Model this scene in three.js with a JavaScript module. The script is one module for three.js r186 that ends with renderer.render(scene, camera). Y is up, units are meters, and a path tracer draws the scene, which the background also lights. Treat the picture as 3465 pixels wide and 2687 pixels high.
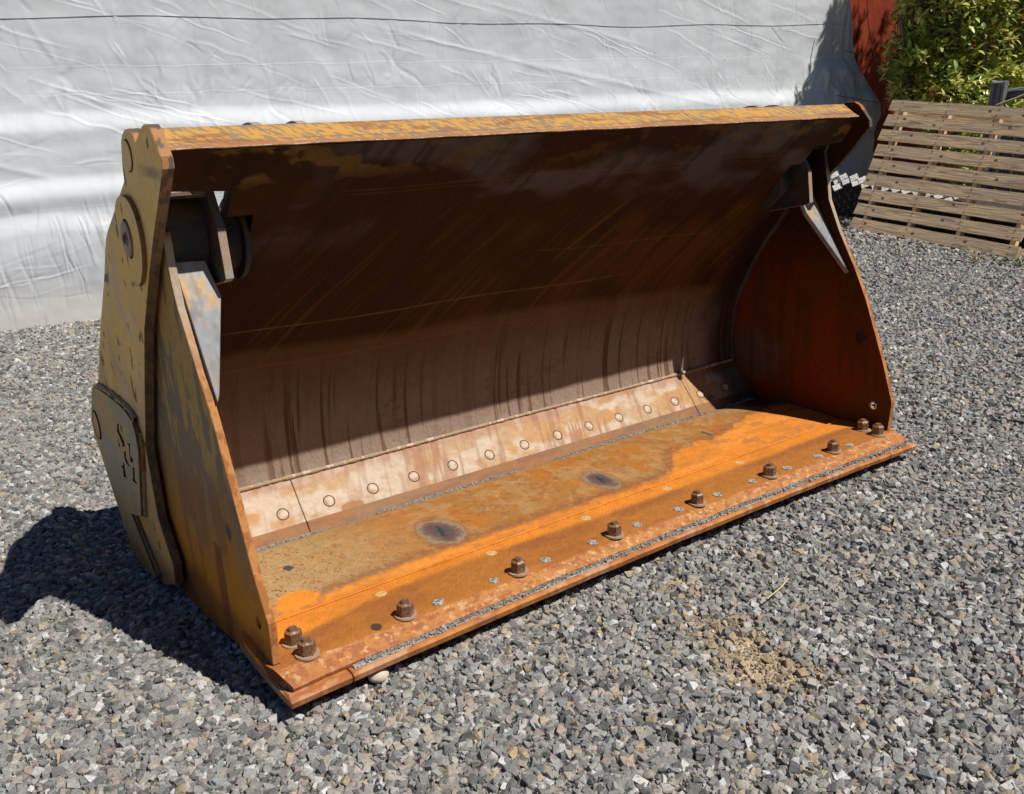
import * as THREE from 'three';
import { mergeGeometries, mergeVertices, toCreasedNormals } from 'three/addons/utils/BufferGeometryUtils.js';
import { ConvexGeometry } from 'three/addons/geometries/ConvexGeometry.js';

// ------------------------------------------------------------------ camera, sky, sun, exposure
const scene = new THREE.Scene();
const camera = new THREE.PerspectiveCamera(48.05, 1024 / 794, 0.05, 400);
camera.position.set(-1.897, 1.2557, 3.0202);
{
  const m = new THREE.Matrix4().makeBasis(
    new THREE.Vector3(0.8105051, -0.0657086, 0.5820342),
    new THREE.Vector3(0.2019482, 0.9641072, -0.172378),
    new THREE.Vector3(-0.5498167, 0.257254, 0.7946836));
  camera.quaternion.setFromRotationMatrix(m);
}
camera.updateMatrixWorld(true);
const SUN = new THREE.Vector3(0.345, 1, 0.632).normalize();
{
  const w = 256, h = 128, d = new Float32Array(w * h * 4);
  for (let j = 0; j < h; j++) for (let i = 0; i < w; i++) {
    const el = ((j + 0.5) / h - 0.5) * Math.PI, az = ((i + 0.5) / w) * Math.PI * 2;   // row 0 is straight down
    const e = Math.max(0, Math.sin(el)), t = Math.pow(e, 0.55);
    const k = 0.175;
    let r = (0.44 * (1 - t) + 0.13 * t) * k, g = (0.68 * (1 - t) + 0.33 * t) * k, b = (1.05 * (1 - t) + 0.88 * t) * k;
    if (el < 0) { const q = Math.min(1, -Math.sin(el) * 6); r = r * (1 - q) + 0.06 * q; g = g * (1 - q) + 0.058 * q; b = b * (1 - q) + 0.055 * q; }
    const o = (j * w + i) * 4; d[o] = r; d[o + 1] = g; d[o + 2] = b; d[o + 3] = 1;
  }
  const sky = new THREE.DataTexture(d, w, h, THREE.RGBAFormat, THREE.FloatType);
  sky.mapping = THREE.EquirectangularReflectionMapping; sky.magFilter = THREE.LinearFilter; sky.needsUpdate = true;
  scene.background = sky; scene.environment = sky;
}
const sun = new THREE.DirectionalLight(new THREE.Color(1, 0.955, 0.89), 5);
sun.position.copy(SUN).multiplyScalar(30); sun.target.position.set(0, 0, 0);
sun.castShadow = true; sun.shadow.mapSize.set(4096, 4096);
Object.assign(sun.shadow.camera, { left: -14, right: 14, top: 14, bottom: -14, near: 1, far: 70 });
scene.add(sun, sun.target);
const renderer = new THREE.WebGLRenderer({ antialias: true });
renderer.toneMapping = THREE.LinearToneMapping;
renderer.toneMappingExposure = 1.06;
renderer.shadowMap.enabled = true; renderer.shadowMap.type = THREE.PCFSoftShadowMap;

// ------------------------------------------------------------------ helpers
function rng(seed) { let s = seed >>> 0; return () => { s = (s + 0x6d2b79f5) | 0; let t = Math.imul(s ^ (s >>> 15), 1 | s); t = (t + Math.imul(t ^ (t >>> 7), 61 | t)) ^ t; return ((t ^ (t >>> 14)) >>> 0) / 4294967296; }; }
const TAB = new Float32Array(65536); { const r = rng(77); for (let i = 0; i < 65536; i++) TAB[i] = r(); }
function vn(x, y) {                                       // value noise 0..1
  const xi = Math.floor(x), yi = Math.floor(y); let fx = x - xi, fy = y - yi;
  fx = fx * fx * (3 - 2 * fx); fy = fy * fy * (3 - 2 * fy);
  const a = (xi & 255), b = ((xi + 1) & 255), c = (yi & 255) << 8, d = ((yi + 1) & 255) << 8;
  const p = TAB[a | c], q = TAB[b | c], r = TAB[a | d], s = TAB[b | d];
  return p + (q - p) * fx + (r + (s - r) * fx - p - (q - p) * fx) * fy;
}
function fbm(x, y, o = 4) { let s = 0, a = 0.5, n = 0; for (let i = 0; i < o; i++) { s += a * vn(x + i * 37.3, y + i * 17.7); n += a; a *= 0.5; x *= 2.03; y *= 2.03; } return s / n; }
const ss = (a, b, x) => { const t = Math.min(1, Math.max(0, (x - a) / (b - a))); return t * t * (3 - 2 * t); };
const clamp = (x, a = 0, b = 1) => Math.min(b, Math.max(a, x));
const mix3 = (o, c, t) => { o[0] += (c[0] - o[0]) * t; o[1] += (c[1] - o[1]) * t; o[2] += (c[2] - o[2]) * t; };
const LUT = new Uint8Array(4097); for (let i = 0; i <= 4096; i++) { const l = i / 4096; LUT[i] = Math.round(255 * (l <= 0.0031308 ? l * 12.92 : 1.055 * Math.pow(l, 1 / 2.4) - 0.055)); }
const enc = (l) => LUT[Math.round(clamp(l) * 4096)];
// fn(a, b, o): a, b run over the metre rectangle [a0,a1]x[b0,b1]; o = [r, g, b, height, roughness]
function surface(w, h, [a0, a1, b0, b1], fn, opt = {}) {
  const col = new Uint8Array(w * h * 4), bmp = new Uint8Array(w * h * 4), o = [0, 0, 0, 0.5, 0.8];
  for (let j = 0; j < h; j++) for (let i = 0; i < w; i++) {
    o[3] = 0.5; o[4] = 0.8;
    fn(a0 + (a1 - a0) * (i + 0.5) / w, b0 + (b1 - b0) * (j + 0.5) / h, o);
    const k = (j * w + i) * 4;
    col[k] = enc(o[0]); col[k + 1] = enc(o[1]); col[k + 2] = enc(o[2]); col[k + 3] = 255;
    bmp[k] = bmp[k + 2] = 255 * clamp(o[3]); bmp[k + 1] = 255 * clamp(o[4]); bmp[k + 3] = 255;
  }
  const mk = (d, srgb) => { const t = new THREE.DataTexture(d, w, h, THREE.RGBAFormat, THREE.UnsignedByteType); t.magFilter = THREE.LinearFilter; t.minFilter = THREE.LinearMipmapLinearFilter; t.generateMipmaps = true; t.wrapS = t.wrapT = THREE.RepeatWrapping; if (srgb) t.colorSpace = THREE.SRGBColorSpace; t.anisotropy = 8; t.needsUpdate = true; return t; };
  const cm = mk(col, true), bm = mk(bmp, false);
  const m = new THREE.MeshPhysicalMaterial({ specularIntensity: opt.spec ?? 0.4, map: cm, bumpMap: bm, bumpScale: opt.bump ?? 0.002, roughnessMap: bm, roughness: 1, metalness: opt.metal ?? 0, side: opt.side ?? THREE.DoubleSide });
  m.userData.rect = [a0, a1, b0, b1];
  return m;
}
const COUNT = {};
function numbered(n) { const c = COUNT[n] = (COUNT[n] ?? -1) + 1; return c ? n + '_' + String(c).padStart(3, '0') : n; }
function thing(name, label, category, pos = [0, 0, 0], group) {
  const g = new THREE.Group(); g.name = numbered(name); g.position.set(...pos); scene.add(g);
  g.userData = { label, category }; if (group) g.userData.group = group; return g;
}
function mesh(name, geo, mat, parent = scene) { const m = new THREE.Mesh(geo, mat); m.name = parent === scene ? numbered(name) : name; m.castShadow = m.receiveShadow = true; parent.add(m); return m; }
function tag(o, label, category, group) { o.userData.label = label; o.userData.category = category; if (group) o.userData.group = group; return o; }
// planar uv in metres, then scaled to the material's rectangle
function uvBy(geo, mat, f) {
  const g = geo.index ? geo.toNonIndexed() : geo; if (!g.attributes.normal) g.computeVertexNormals();
  const p = g.attributes.position, n = g.attributes.normal, uv = new Float32Array(p.count * 2), [a0, a1, b0, b1] = mat.userData.rect ?? [0, 1, 0, 1];
  for (let i = 0; i < p.count; i++) { const [a, b] = f(p.getX(i), p.getY(i), p.getZ(i), n.getX(i), n.getY(i), n.getZ(i)); uv[i * 2] = (a - a0) / (a1 - a0); uv[i * 2 + 1] = (b - b0) / (b1 - b0); }
  g.setAttribute('uv', new THREE.BufferAttribute(uv, 2)); return g;
}
const boxUV = (x, y, z, nx, ny, nz) => Math.abs(nx) > 0.6 ? [z, y] : Math.abs(ny) > 0.6 ? [x, z] : [x, y];
function V(x, y, z) { return new THREE.Vector3(x, y, z); }
// closed profile [[z,y],...] extruded along x from xa to xb, lightly chamfered; bow(x) shifts z
function profX(pts, xa, xb, bev = 0.002, seg = 1, bow) {
  const s = new THREE.Shape(pts.map(([z, y]) => new THREE.Vector2(z, y)));
  const g = new THREE.ExtrudeGeometry(s, { depth: xb - xa - 2 * bev, steps: seg, bevelEnabled: bev > 0, bevelSize: bev, bevelThickness: bev, bevelSegments: 1, bevelOffset: -bev });
  g.rotateY(-Math.PI / 2); g.translate(xb - bev, 0, 0);
  if (bow) { const p = g.attributes.position; for (let i = 0; i < p.count; i++) p.setZ(i, p.getZ(i) + bow(p.getX(i), p.getZ(i))); g.computeVertexNormals(); }
  return g;
}
// plate with outline [[z,y]] lying in the plane x = const, thickness from xa to xb, with holes
function plateX(pts, xa, xb, holes = [], bev = 0.0025) {
  const s = new THREE.Shape(pts.map(([z, y]) => new THREE.Vector2(z, y)));
  for (const h of holes) s.holes.push(new THREE.Path(h.map(([z, y]) => new THREE.Vector2(z, y))));
  const g = new THREE.ExtrudeGeometry(s, { depth: xb - xa - 2 * bev, bevelEnabled: bev > 0, bevelSize: bev, bevelThickness: bev, bevelSegments: 2, bevelOffset: -bev, curveSegments: 8 });
  g.rotateY(-Math.PI / 2); g.translate(xb - bev, 0, 0); return g;
}
function ring(cz, cy, r, n = 28) { const a = []; for (let i = 0; i < n; i++) a.push([cz + r * Math.cos(i / n * 2 * Math.PI), cy + r * Math.sin(i / n * 2 * Math.PI)]); return a; }
function roundPoly(pts, n = 3) {                            // smooths a polygon's corners
  let p = pts; for (let k = 0; k < n; k++) { const q = []; for (let i = 0; i < p.length; i++) { const a = p[i], b = p[(i + 1) % p.length]; q.push([a[0] * 0.78 + b[0] * 0.22, a[1] * 0.78 + b[1] * 0.22], [a[0] * 0.22 + b[0] * 0.78, a[1] * 0.22 + b[1] * 0.78]); } p = q; } return p;
}
function cylX(r, xa, xb, cy, cz, n = 40, r2 = r) { const g = new THREE.CylinderGeometry(r, r2, xb - xa, n, 1); g.rotateZ(-Math.PI / 2); g.translate((xa + xb) / 2, cy, cz); return g; }
const mirror = (geo) => { const g = geo.index ? geo.toNonIndexed() : geo.clone(); const p = g.attributes.position; for (let i = 0; i < p.count; i++) p.setX(i, -p.getX(i)); for (let i = 0; i < p.count; i += 3) { for (const at of Object.values(g.attributes)) { for (let c = 0; c < at.itemSize; c++) { const t = at.array[(i + 1) * at.itemSize + c]; at.array[(i + 1) * at.itemSize + c] = at.array[(i + 2) * at.itemSize + c]; at.array[(i + 2) * at.itemSize + c] = t; } } } if (g.attributes.normal) { const n = g.attributes.normal; for (let i = 0; i < n.count; i++) n.setX(i, -n.getX(i)); } return g; };
// irregular weld bead along a polyline
function bead(pts, r, step, seed, flat = 1) {
  const R = rng(seed), c = new THREE.CatmullRomCurve3(pts.map((p) => V(...p)), false, 'catmullrom', 0.2), L = c.getLength(), n = Math.max(4, Math.round(L / step));
  const g = new THREE.TubeGeometry(c, n, r, 7, false), p = g.attributes.position;
  for (let i = 0; i <= n; i++) { const q = c.getPointAt(i / n), k = 0.75 + 0.5 * vn(i * 0.7, seed) + 0.18 * (R() - 0.5); for (let j = 0; j < 8; j++) { const o = i * 8 + j; p.setXYZ(o, q.x + (p.getX(o) - q.x) * k, q.y + (p.getY(o) - q.y) * k * flat, q.z + (p.getZ(o) - q.z) * k); } }
  g.computeVertexNormals(); return g;
}

// ------------------------------------------------------------------ ground
const rise = (x, z) => 0.145 * ss(3.2, 6.6, x) * clamp(-1.25 - z, 0, 3.4);
const mound = (x, z) => ss(-1.34, -1.58, x) * ss(-1.95, -1.62, x) * ss(1.5, 0.9, z) * ss(-3.5, -1.6, z) * (0.030 + 0.045 * ss(0.1, -0.8, z));
const groundY = (x, z) => -0.016 + rise(x, z) + mound(x, z) + 0.014 * (fbm(x * 1.1 + 9, z * 1.1 + 4, 2) - 0.5);
const dust = (x, z) => { const n = (fbm(x * 7 + 3, z * 7, 3) - 0.5) * 0.9, e = (cx, cz, rx, rz) => Math.hypot((x - cx) / rx, (z - cz) / rz) + n;
  return ss(1.05, 0.35, e(-0.30, 1.74, 0.17, 0.20)) + 0.85 * ss(1.05, 0.4, e(-0.25, 1.54, 0.14, 0.18)) + 0.5 * ss(1.0, 0.4, e(-0.16, 1.34, 0.14, 0.13)) + 0.2 * ss(1.0, 0.3, e(-0.75, 1.7, 0.2, 0.14)); };
{
  const M = surface(1024, 1024, [0, 1.5, 0, 1.5], (a, b, o) => {
    const f = fbm(a * 60, b * 60, 3), g = vn(a * 190, b * 190), big = fbm(a * 6, b * 6, 3);
    const l = 0.045 + 0.06 * f + 0.06 * g * g; o[0] = l * (1.04 + 0.15 * big); o[1] = l * (1.0 + 0.06 * big); o[2] = l * 0.9; o[3] = 0.6 * f + 0.4 * g; o[4] = 0.95;  // base kept dark so the gaps between stones look shadowed
  }, { bump: 0.012 });
  M.vertexColors = true;
  const xs = [], zs = [];
  const add = (arr, a, b, s) => { for (let v = a; v < b - 1e-6; v += s) arr.push(v); };
  add(xs, -60, -6, 6); add(xs, -6, 0.9 - 3.5, 0.2); add(xs, -2.6, 1.4, 0.05); add(xs, 1.4, 14, 0.2); add(xs, 14, 60.1, 4.6);
  add(zs, -60, -8, 4); add(zs, -8, 0.4, 0.2); add(zs, 0.4, 2.6, 0.05); add(zs, 2.6, 7, 0.2); add(zs, 7, 60, 5.3);
  const pos = [], uv = [], col = [], idx = [], pv = V(0, 0, 0);
  for (const z of zs) for (const x of xs) { pos.push(x, groundY(x, z), z); uv.push(x / 1.5, z / 1.5); const t = clamp(dust(x, z)); pv.set(x, 0, z).project(camera); const far = pv.z < 1 && Math.abs(pv.x) < 1.35 && pv.y > -1.35 && Math.hypot(x - camera.position.x, z - camera.position.z) < 15 ? 1 : 2.3; col.push(far + t * 3.1, far + t * 2.4, far + t * 1.5); }
  for (let j = 0; j < zs.length - 1; j++) for (let i = 0; i < xs.length - 1; i++) { const a = j * xs.length + i, b = a + 1, c = a + xs.length, d = c + 1; idx.push(a, c, b, b, c, d); }
  const g = new THREE.BufferGeometry(); g.setAttribute('position', new THREE.Float32BufferAttribute(pos, 3)); g.setAttribute('uv', new THREE.Float32BufferAttribute(uv, 2)); g.setAttribute('color', new THREE.Float32BufferAttribute(col, 3)); g.setIndex(idx); g.computeVertexNormals();
  const m = mesh('ground', g, M); m.userData.kind = 'structure'; m.userData.label = 'gravel yard ground with fine grit between the stones';
}
// crushed stone: several broken shapes, scattered in the view
function stoneGeo(seed, flat) {                            // a broken block: a skewed box with its corners knocked off
  const R = rng(seed), pts = [], ax = 0.75 + R() * 0.45, az = 0.6 + R() * 0.35, ay = flat * (0.75 + R() * 0.5), j = () => (R() - 0.5) * 0.62, sk = (R() - 0.5) * 0.7;
  for (const a of [-1, 1]) for (const b of [-1, 1]) for (const c of [-1, 1]) { const n = R() < 0.45 ? 2 : 1; for (let k = 0; k < n; k++) pts.push(V((a * 0.78 + j() + b * sk * 0.5) * ax, (b * 0.80 + j()) * ay, (c * 0.78 + j() + a * sk * 0.4) * az)); }
  for (let i = 0; i < 3; i++) { const u = R() * 2 - 1, t = R() * 6.283, q = Math.sqrt(1 - u * u); pts.push(V(q * Math.cos(t) * ax * 1.12, u * ay * 1.1, q * Math.sin(t) * az * 1.12)); }
  const g = new ConvexGeometry(pts); g.deleteAttribute('uv'); return g;
}
function pebbleGeo(seed) { const g = new THREE.IcosahedronGeometry(1, 2); g.deleteAttribute('uv'); const q = mergeVertices(g.deleteAttribute('normal') && g); const p = q.attributes.position, R = rng(seed), ax = 0.8 + R() * 0.5, ay = 0.55 + R() * 0.25; for (let i = 0; i < p.count; i++) { const k = 0.9 + 0.22 * vn(p.getX(i) * 1.6 + seed, p.getY(i) * 1.6 + p.getZ(i)); p.setXYZ(i, p.getX(i) * ax * k, p.getY(i) * ay * k, p.getZ(i) * k); } q.computeVertexNormals(); return q; }
const stoneMat = new THREE.MeshStandardMaterial({ color: 0xffffff, roughness: 0.9 });
{
  const M = surface(256, 256, [0, 1, 0, 1], (a, b, o) => { const f = fbm(a * 9, b * 9, 4); const l = 0.72 + 0.5 * (f - 0.3); o[0] = o[1] = o[2] = l; o[3] = f; o[4] = 0.9; }, { bump: 0.0012 });
  stoneMat.map = M.map; stoneMat.bumpMap = M.bumpMap; stoneMat.bumpScale = 0.0012;
}
function stoneColour(R, c, tan = 0) {
  const t = R(), l = R();
  if (t < tan) c.setRGB(0.38 + 0.2 * l, 0.295 + 0.155 * l, 0.19 + 0.10 * l);
  else { const k = R();
    if (k < 0.47) { const v = 0.20 + 0.17 * l; c.setRGB(v * 1.03, v, v * 0.94); }
    else if (k < 0.62) { const v = 0.12 + 0.08 * l; c.setRGB(v * 1.0, v, v * 0.98); }
    else if (k < 0.80) { const v = 0.33 + 0.18 * l; c.setRGB(v * 1.03, v * 0.985, v * 0.90); }
    else if (k < 0.87) { const v = 0.31 + 0.16 * l; c.setRGB(v * 1.10, v * 0.97, v * 0.78); }
    else if (k < 0.905) { const v = 0.30 + 0.13 * l; c.setRGB(v * 1.17, v * 0.90, v * 0.78); }
    else if (k < 0.97) { const v = 0.55 + 0.2 * l; c.setRGB(v, v * 0.98, v * 0.94); }
    else { const v = 0.30 + 0.1 * l; c.setRGB(v * 0.92, v, v * 0.97); } }
  c.multiplyScalar(0.86); return c;
}
const cuv = (g) => { const q = g.index ? g.toNonIndexed() : g; const p = q.attributes.position, n = q.attributes.normal, uv = new Float32Array(p.count * 2); for (let i = 0; i < p.count; i++) { const ny = Math.abs(n.getY(i)); uv[i * 2] = p.getX(i) * 0.3 + 0.5; uv[i * 2 + 1] = (ny > 0.5 ? p.getZ(i) : p.getY(i)) * 0.3 + 0.5; } q.setAttribute('uv', new THREE.BufferAttribute(uv, 2)); return q; };
const STONES = []; for (let i = 0; i < 9; i++) STONES.push(cuv(stoneGeo(100 + i * 7, 0.5 + (i % 3) * 0.14))); for (let i = 0; i < 2; i++) { const p = pebbleGeo(300 + i); const n = p.attributes.normal.clone(); const ps = p.attributes.position; const uv = new Float32Array(ps.count * 2); for (let k = 0; k < ps.count; k++) { uv[k * 2] = ps.getX(k) * 0.3 + 0.5; uv[k * 2 + 1] = ps.getZ(k) * 0.3 + 0.5; } p.setAttribute('uv', new THREE.BufferAttribute(uv, 2)); STONES.push(p); }
{
  const R = rng(4242), lists = STONES.map(() => []), v = V(0, 0, 0);
  const inView = (x, y, z, mx) => { v.set(x, y, z).project(camera); return v.z < 1 && Math.abs(v.x) < mx && v.y > -mx && v.y < 0.75; };
  const cz = camera.position.z, cx = camera.position.x;
  const put = (x, z, r, lift) => {
    const b = dust(x, z), y = groundY(x, z);
    if (b > 0.25 && R() < b * 0.93 && r > 0.0042) return;
    const k = R() < 0.07 ? 9 + (R() < 0.5 ? 0 : 1) : Math.floor(R() * 9);
    lists[k].push([x, y + r * lift, z, r, R() * 6.283, (R() - 0.5) * 1.7, (R() - 0.5) * 1.7, b > 0.3 ? 0.2 + 0.5 * Math.min(1, b) : 0.01 + 0.05 * vn(x * 2, z * 2)]);
  };
  // rings of distance from the camera: [from, to, stones per square metre, smallest, largest radius]
  const bands = [[0.6, 2.6, 15500, 0.0032, 0.0142], [0.6, 2.6, 8000, 0.0020, 0.0045], [2.6, 4.2, 12000, 0.0036, 0.0145], [2.6, 4.2, 2500, 0.003, 0.005], [4.2, 6.5, 6800, 0.0048, 0.0165], [6.5, 10, 3000, 0.0066, 0.0195], [10, 15, 900, 0.011, 0.030]];
  for (const [d0, d1, dens, r0, r1] of bands) {
    const A = Math.PI * (d1 * d1 - d0 * d0), n = Math.floor(A * dens);
    for (let i = 0; i < n; i++) {
      const d = Math.sqrt(d0 * d0 + R() * (d1 * d1 - d0 * d0)), t = R() * 6.283, x = cx + d * Math.cos(t), z = cz + d * Math.sin(t), q = R(), w = R(), ww = R();
      if (z < -6.9 + 0.113 * (x + 0.5) && x < 11) continue;
      if (Math.abs(x) < 1.26 && z > 0.12 && z < 0.9) continue;
      if (!inView(x, 0, z, 1.3)) continue;
      const s = Math.pow(q, 2.3), r = r0 + (r1 - r0) * s;
      put(x, z, r * (0.9 + 0.3 * ww), 0.05 + 0.85 * w * (1 - s * 0.45));
    }
  }
  const root = new THREE.Group(); root.name = 'gravel'; root.userData = { kind: 'stuff', label: 'loose grey crushed stone gravel covering the yard', category: 'gravel' }; scene.add(root);
  const dummy = new THREE.Object3D(), c = new THREE.Color(); let total = 0;
  lists.forEach((L, k) => {
    const im = new THREE.InstancedMesh(STONES[k], stoneMat, L.length); im.name = 'loose_stone'; im.userData.kind = 'stuff'; total += L.length;
    L.forEach(([x, y, z, r, a, b, e, tan], i) => { dummy.position.set(x, y, z); dummy.rotation.set(b, a, e); dummy.scale.setScalar(r); dummy.updateMatrix(); im.setMatrixAt(i, dummy.matrix); stoneColour(R, c, tan); if (k > 8) { c.r = c.r * 0.6 + 0.2; c.g = c.g * 0.6 + 0.17; c.b = c.b * 0.6 + 0.13; } im.setColorAt(i, c); });
    im.castShadow = im.receiveShadow = true; root.add(im);
  });
  console.log('stones', total);
}

// ------------------------------------------------------------------ white tarpaulin wall
{
  const wz = (x) => -6.5 + 0.113 * (x + 0.53);
  const TW = 2048, TH = 1024, HM = new Float32Array(TW * TH), RC = rng(91), RX = [-1.7, 11.0], RY = [0, 4.4];
  const crease = (x1, y1, x2, y2, w, h) => {                     // one thin fold: a ridge with a soft valley beside it
    const px = (RX[1] - RX[0]) / TW, py = (RY[1] - RY[0]) / TH, L = Math.hypot(x2 - x1, y2 - y1), ux = (x2 - x1) / L, uy = (y2 - y1) / L, m = w * 5, ph = RC() * 9;
    const i0 = Math.max(0, Math.floor((Math.min(x1, x2) - m - RX[0]) / px)), i1 = Math.min(TW - 1, Math.ceil((Math.max(x1, x2) + m - RX[0]) / px)), j0 = Math.max(0, Math.floor((Math.min(y1, y2) - m - RY[0]) / py)), j1 = Math.min(TH - 1, Math.ceil((Math.max(y1, y2) + m - RY[0]) / py));
    for (let j = j0; j <= j1; j++) for (let i = i0; i <= i1; i++) { const dx_ = RX[0] + i * px - x1, dy_ = RY[0] + j * py - y1, t = (dx_ * ux + dy_ * uy) / L; if (t < 0 || t > 1) continue; const q = (dx_ * -uy + dy_ * ux + 0.03 * (vn(t * L * 6 + ph, ph) - 0.5)) / w; if (Math.abs(q) > 5) continue; HM[j * TW + i] += h * (Math.exp(-q * q) - 0.55 * Math.exp(-(q - 1.6) * (q - 1.6) / 4)) * ss(0, 0.2, t) * ss(1, 0.65, t); }
  };
  for (let i = 0; i < 330; i++) { const x = RX[0] + RC() * 12.5, y = 1.85 + RC() * 1.5, l = 0.10 + 0.5 * RC() * RC() + 0.1 * RC(), t = Math.PI / 2 + (RC() - 0.5) * 1.9; crease(x, y, x + l * Math.cos(t), y - l * Math.sin(t), 0.008 + 0.012 * RC(), (RC() < 0.6 ? 1 : -1) * (0.08 + 0.26 * RC() * RC())); }
  for (let i = 0; i < 60; i++) { const x = RX[0] + RC() * 12, y = 1.9 + RC() * 1.3, l = 0.5 + 1.4 * RC(), t = -0.16 - 0.25 * RC(); crease(x, y, x + l * Math.cos(t), y + l * Math.sin(t), 0.008 + 0.010 * RC(), 0.08 + 0.2 * RC()); }
  for (let i = 0; i < 70; i++) { const x = RX[0] + RC() * 2.4, y = 0.4 + RC() * 0.9, l = 0.2 + 0.6 * RC(), t = Math.PI / 2 + (RC() - 0.5) * 0.5; crease(x, y, x + l * Math.cos(t), y - l * Math.sin(t), 0.007 + 0.008 * RC(), (RC() < 0.4 ? 1 : -1) * (0.12 + 0.3 * RC())); }
  for (let i = 0; i < 40; i++) { const x = RX[0] + RC() * 2.0, y = 0.2 + RC() * 1.5, l = 0.3 + 0.7 * RC(), t = 0.1 + (RC() - 0.5) * 0.5; crease(x, y, x + l * Math.cos(t), y + l * Math.sin(t), 0.008 + 0.012 * RC(), (RC() - 0.4) * 0.4); }
  for (const ty of [1.08, 1.45, 2.10, 2.35, 3.2]) crease(-1.7, ty, 11, ty + 0.05, 0.006, 0.10);
  const M = surface(TW, TH, [RX[0], RX[1], RY[0], RY[1]], (a, b, o) => {
    const f = fbm(a * 2.2, b * 2.2, 4), w = vn(a * 160, b * 160), st = fbm(a * 9, b * 1.6 + 7, 3), dirt = ss(0.5, 0.0, b + 0.35 * (fbm(a * 3, b * 3, 3) - 0.5));
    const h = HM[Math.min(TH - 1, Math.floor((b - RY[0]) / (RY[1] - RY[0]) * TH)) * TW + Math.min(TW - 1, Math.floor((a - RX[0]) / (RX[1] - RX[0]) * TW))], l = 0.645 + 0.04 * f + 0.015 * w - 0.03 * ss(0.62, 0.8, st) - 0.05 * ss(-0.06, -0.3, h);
    o[0] = l * 0.955; o[1] = l; o[2] = l * 1.035; mix3(o, [0.50, 0.45, 0.37], dirt * 0.55); mix3(o, [0.36, 0.35, 0.34], ss(0.70, 0.78, fbm(a * 24, b * 1.1 + 3, 3)) * ss(1.2, 0.8, b) * 0.45);
    o[3] = 0.5 + h + 0.10 * (fbm(a * 14, b * 14, 3) - 0.5); o[4] = 0.5 + 0.15 * f;
  }, { bump: 0.010 });
  const x0 = -9, yTop = 4.4, dx = 0.015, ny = 300;
  const edge = (y) => y > 2.3 ? 10.22 + (3.14 - y) * 0.27 : y > 1.58 ? 10.45 + ss(2.3, 1.58, y) * 0.40 : 10.85 + 0.02 * Math.sin(y * 9);
  const R = rng(55), anchors = [[1.05, 1.93], [1.78, 1.95], [4.55, 1.93], [6.62, 1.9], [7.85, 1.86], [-0.15, 2.3], [3.2, 2.35], [8.9, 1.85]].map(([x, y]) => ({ x, y, k: 5 + Math.floor(R() * 4), p: R() * 6, a: 0.008 + 0.010 * R() }));
  const creases = [];                                              // [x1,y1,x2,y2,height,width]
  for (const c of [[4.3, 3.0, 6.5, 2.55, 0.014, 0.022], [2.9, 2.75, 6.8, 1.95, 0.014, 0.022], [4.6, 2.4, 6.0, 2.02, 0.011, 0.018], [5.0, 2.35, 7.9, 1.75, 0.012, 0.022], [-0.2, 2.2, 0.35, 1.95, 0.011, 0.016], [0.5, 2.3, 0.75, 1.95, 0.011, 0.016], [1.5, 2.4, 1.25, 1.9, -0.010, 0.015], [2.2, 2.3, 1.9, 2.0, 0.010, 0.016],
    [-0.95, 1.05, -0.88, 0.1, -0.013, 0.013], [-0.80, 0.95, -0.70, 0.15, -0.011, 0.012], [-0.52, 0.85, -0.45, 0.12, -0.011, 0.012], [-1.05, 0.75, -1.0, 0.1, -0.010, 0.012], [-0.35, 1.0, -0.3, 0.25, -0.009, 0.012], [-1.1, 1.62, -0.35, 1.35, 0.014, 0.03]]) creases.push(c);
  for (const A of anchors) for (let i = 0; i < 7; i++) { const t = (i < 4 ? Math.PI / 2 : -Math.PI / 2) + (R() - 0.5) * 2.0, l = 0.18 + 0.38 * R(); creases.push([A.x, A.y, A.x + l * Math.cos(t), A.y + l * Math.sin(t), (R() < 0.5 ? 1 : -1) * (0.006 + 0.008 * R()), 0.014 + 0.016 * R()]); }
  for (let i = 0; i < 70; i++) { const x = -2 + R() * 12, y = 1.95 + R() * 1.1, l = 0.15 + 0.45 * R(), t = Math.PI / 2 + (R() - 0.5) * 1.3; creases.push([x, y, x + l * Math.cos(t), y - l * Math.sin(t), (R() - 0.4) * 0.016, 0.014 + 0.016 * R()]); }
  for (let i = 0; i < 26; i++) { const x = 9.0 + R() * 1.8, y = 1.35 + R() * 0.9, l = 0.15 + 0.3 * R(), t = Math.PI / 2 + (R() - 0.5) * 1.8; creases.push([x, y, x + l * Math.cos(t), y - l * Math.sin(t), (R() - 0.3) * 0.06, 0.03 + 0.04 * R()]); }
  for (let i = 0; i < 12; i++) { const x = 9.85 + R() * 0.5; creases.push([x, 3.4, x + 0.1, 2.2, 0.03 * (R() - 0.3), 0.03]); }
  const disp = (x, y) => {
    const n1 = fbm(x * 0.55 + 3, y * 0.9, 2) - 0.5, sag = 0.10 * n1;
    const yl = y + sag;
    // cloth leans over the frame, swells out below the tied line and hangs in soft horizontal folds
    let d = -0.10 * ss(3.6, 1.97, yl);
    d += 0.050 * ss(1.97, 1.76, yl) - 0.022 * ss(1.62, 1.34, yl) + 0.045 * ss(1.36, 1.16, yl) * (0.6 + 0.8 * vn(x * 0.9, 4)) - 0.02 * ss(1.16, 1.02, yl) + 0.04 * ss(1.0, 0.8, yl + 0.05 * Math.sin(x * 2.1)) - 0.06 * ss(0.78, 0.2, yl);
    d += 0.03 * (fbm(x * 0.9, y * 2.4 + 11, 3) - 0.5) + 0.012 * (fbm(x * 4, y * 4, 3) - 0.5);
    d += 0.010 * ss(2.0, 2.5, y) * Math.sin(x * 9 + 2.5 * vn(x * 1.5, y)) * vn(x * 1.3, 9);
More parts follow.
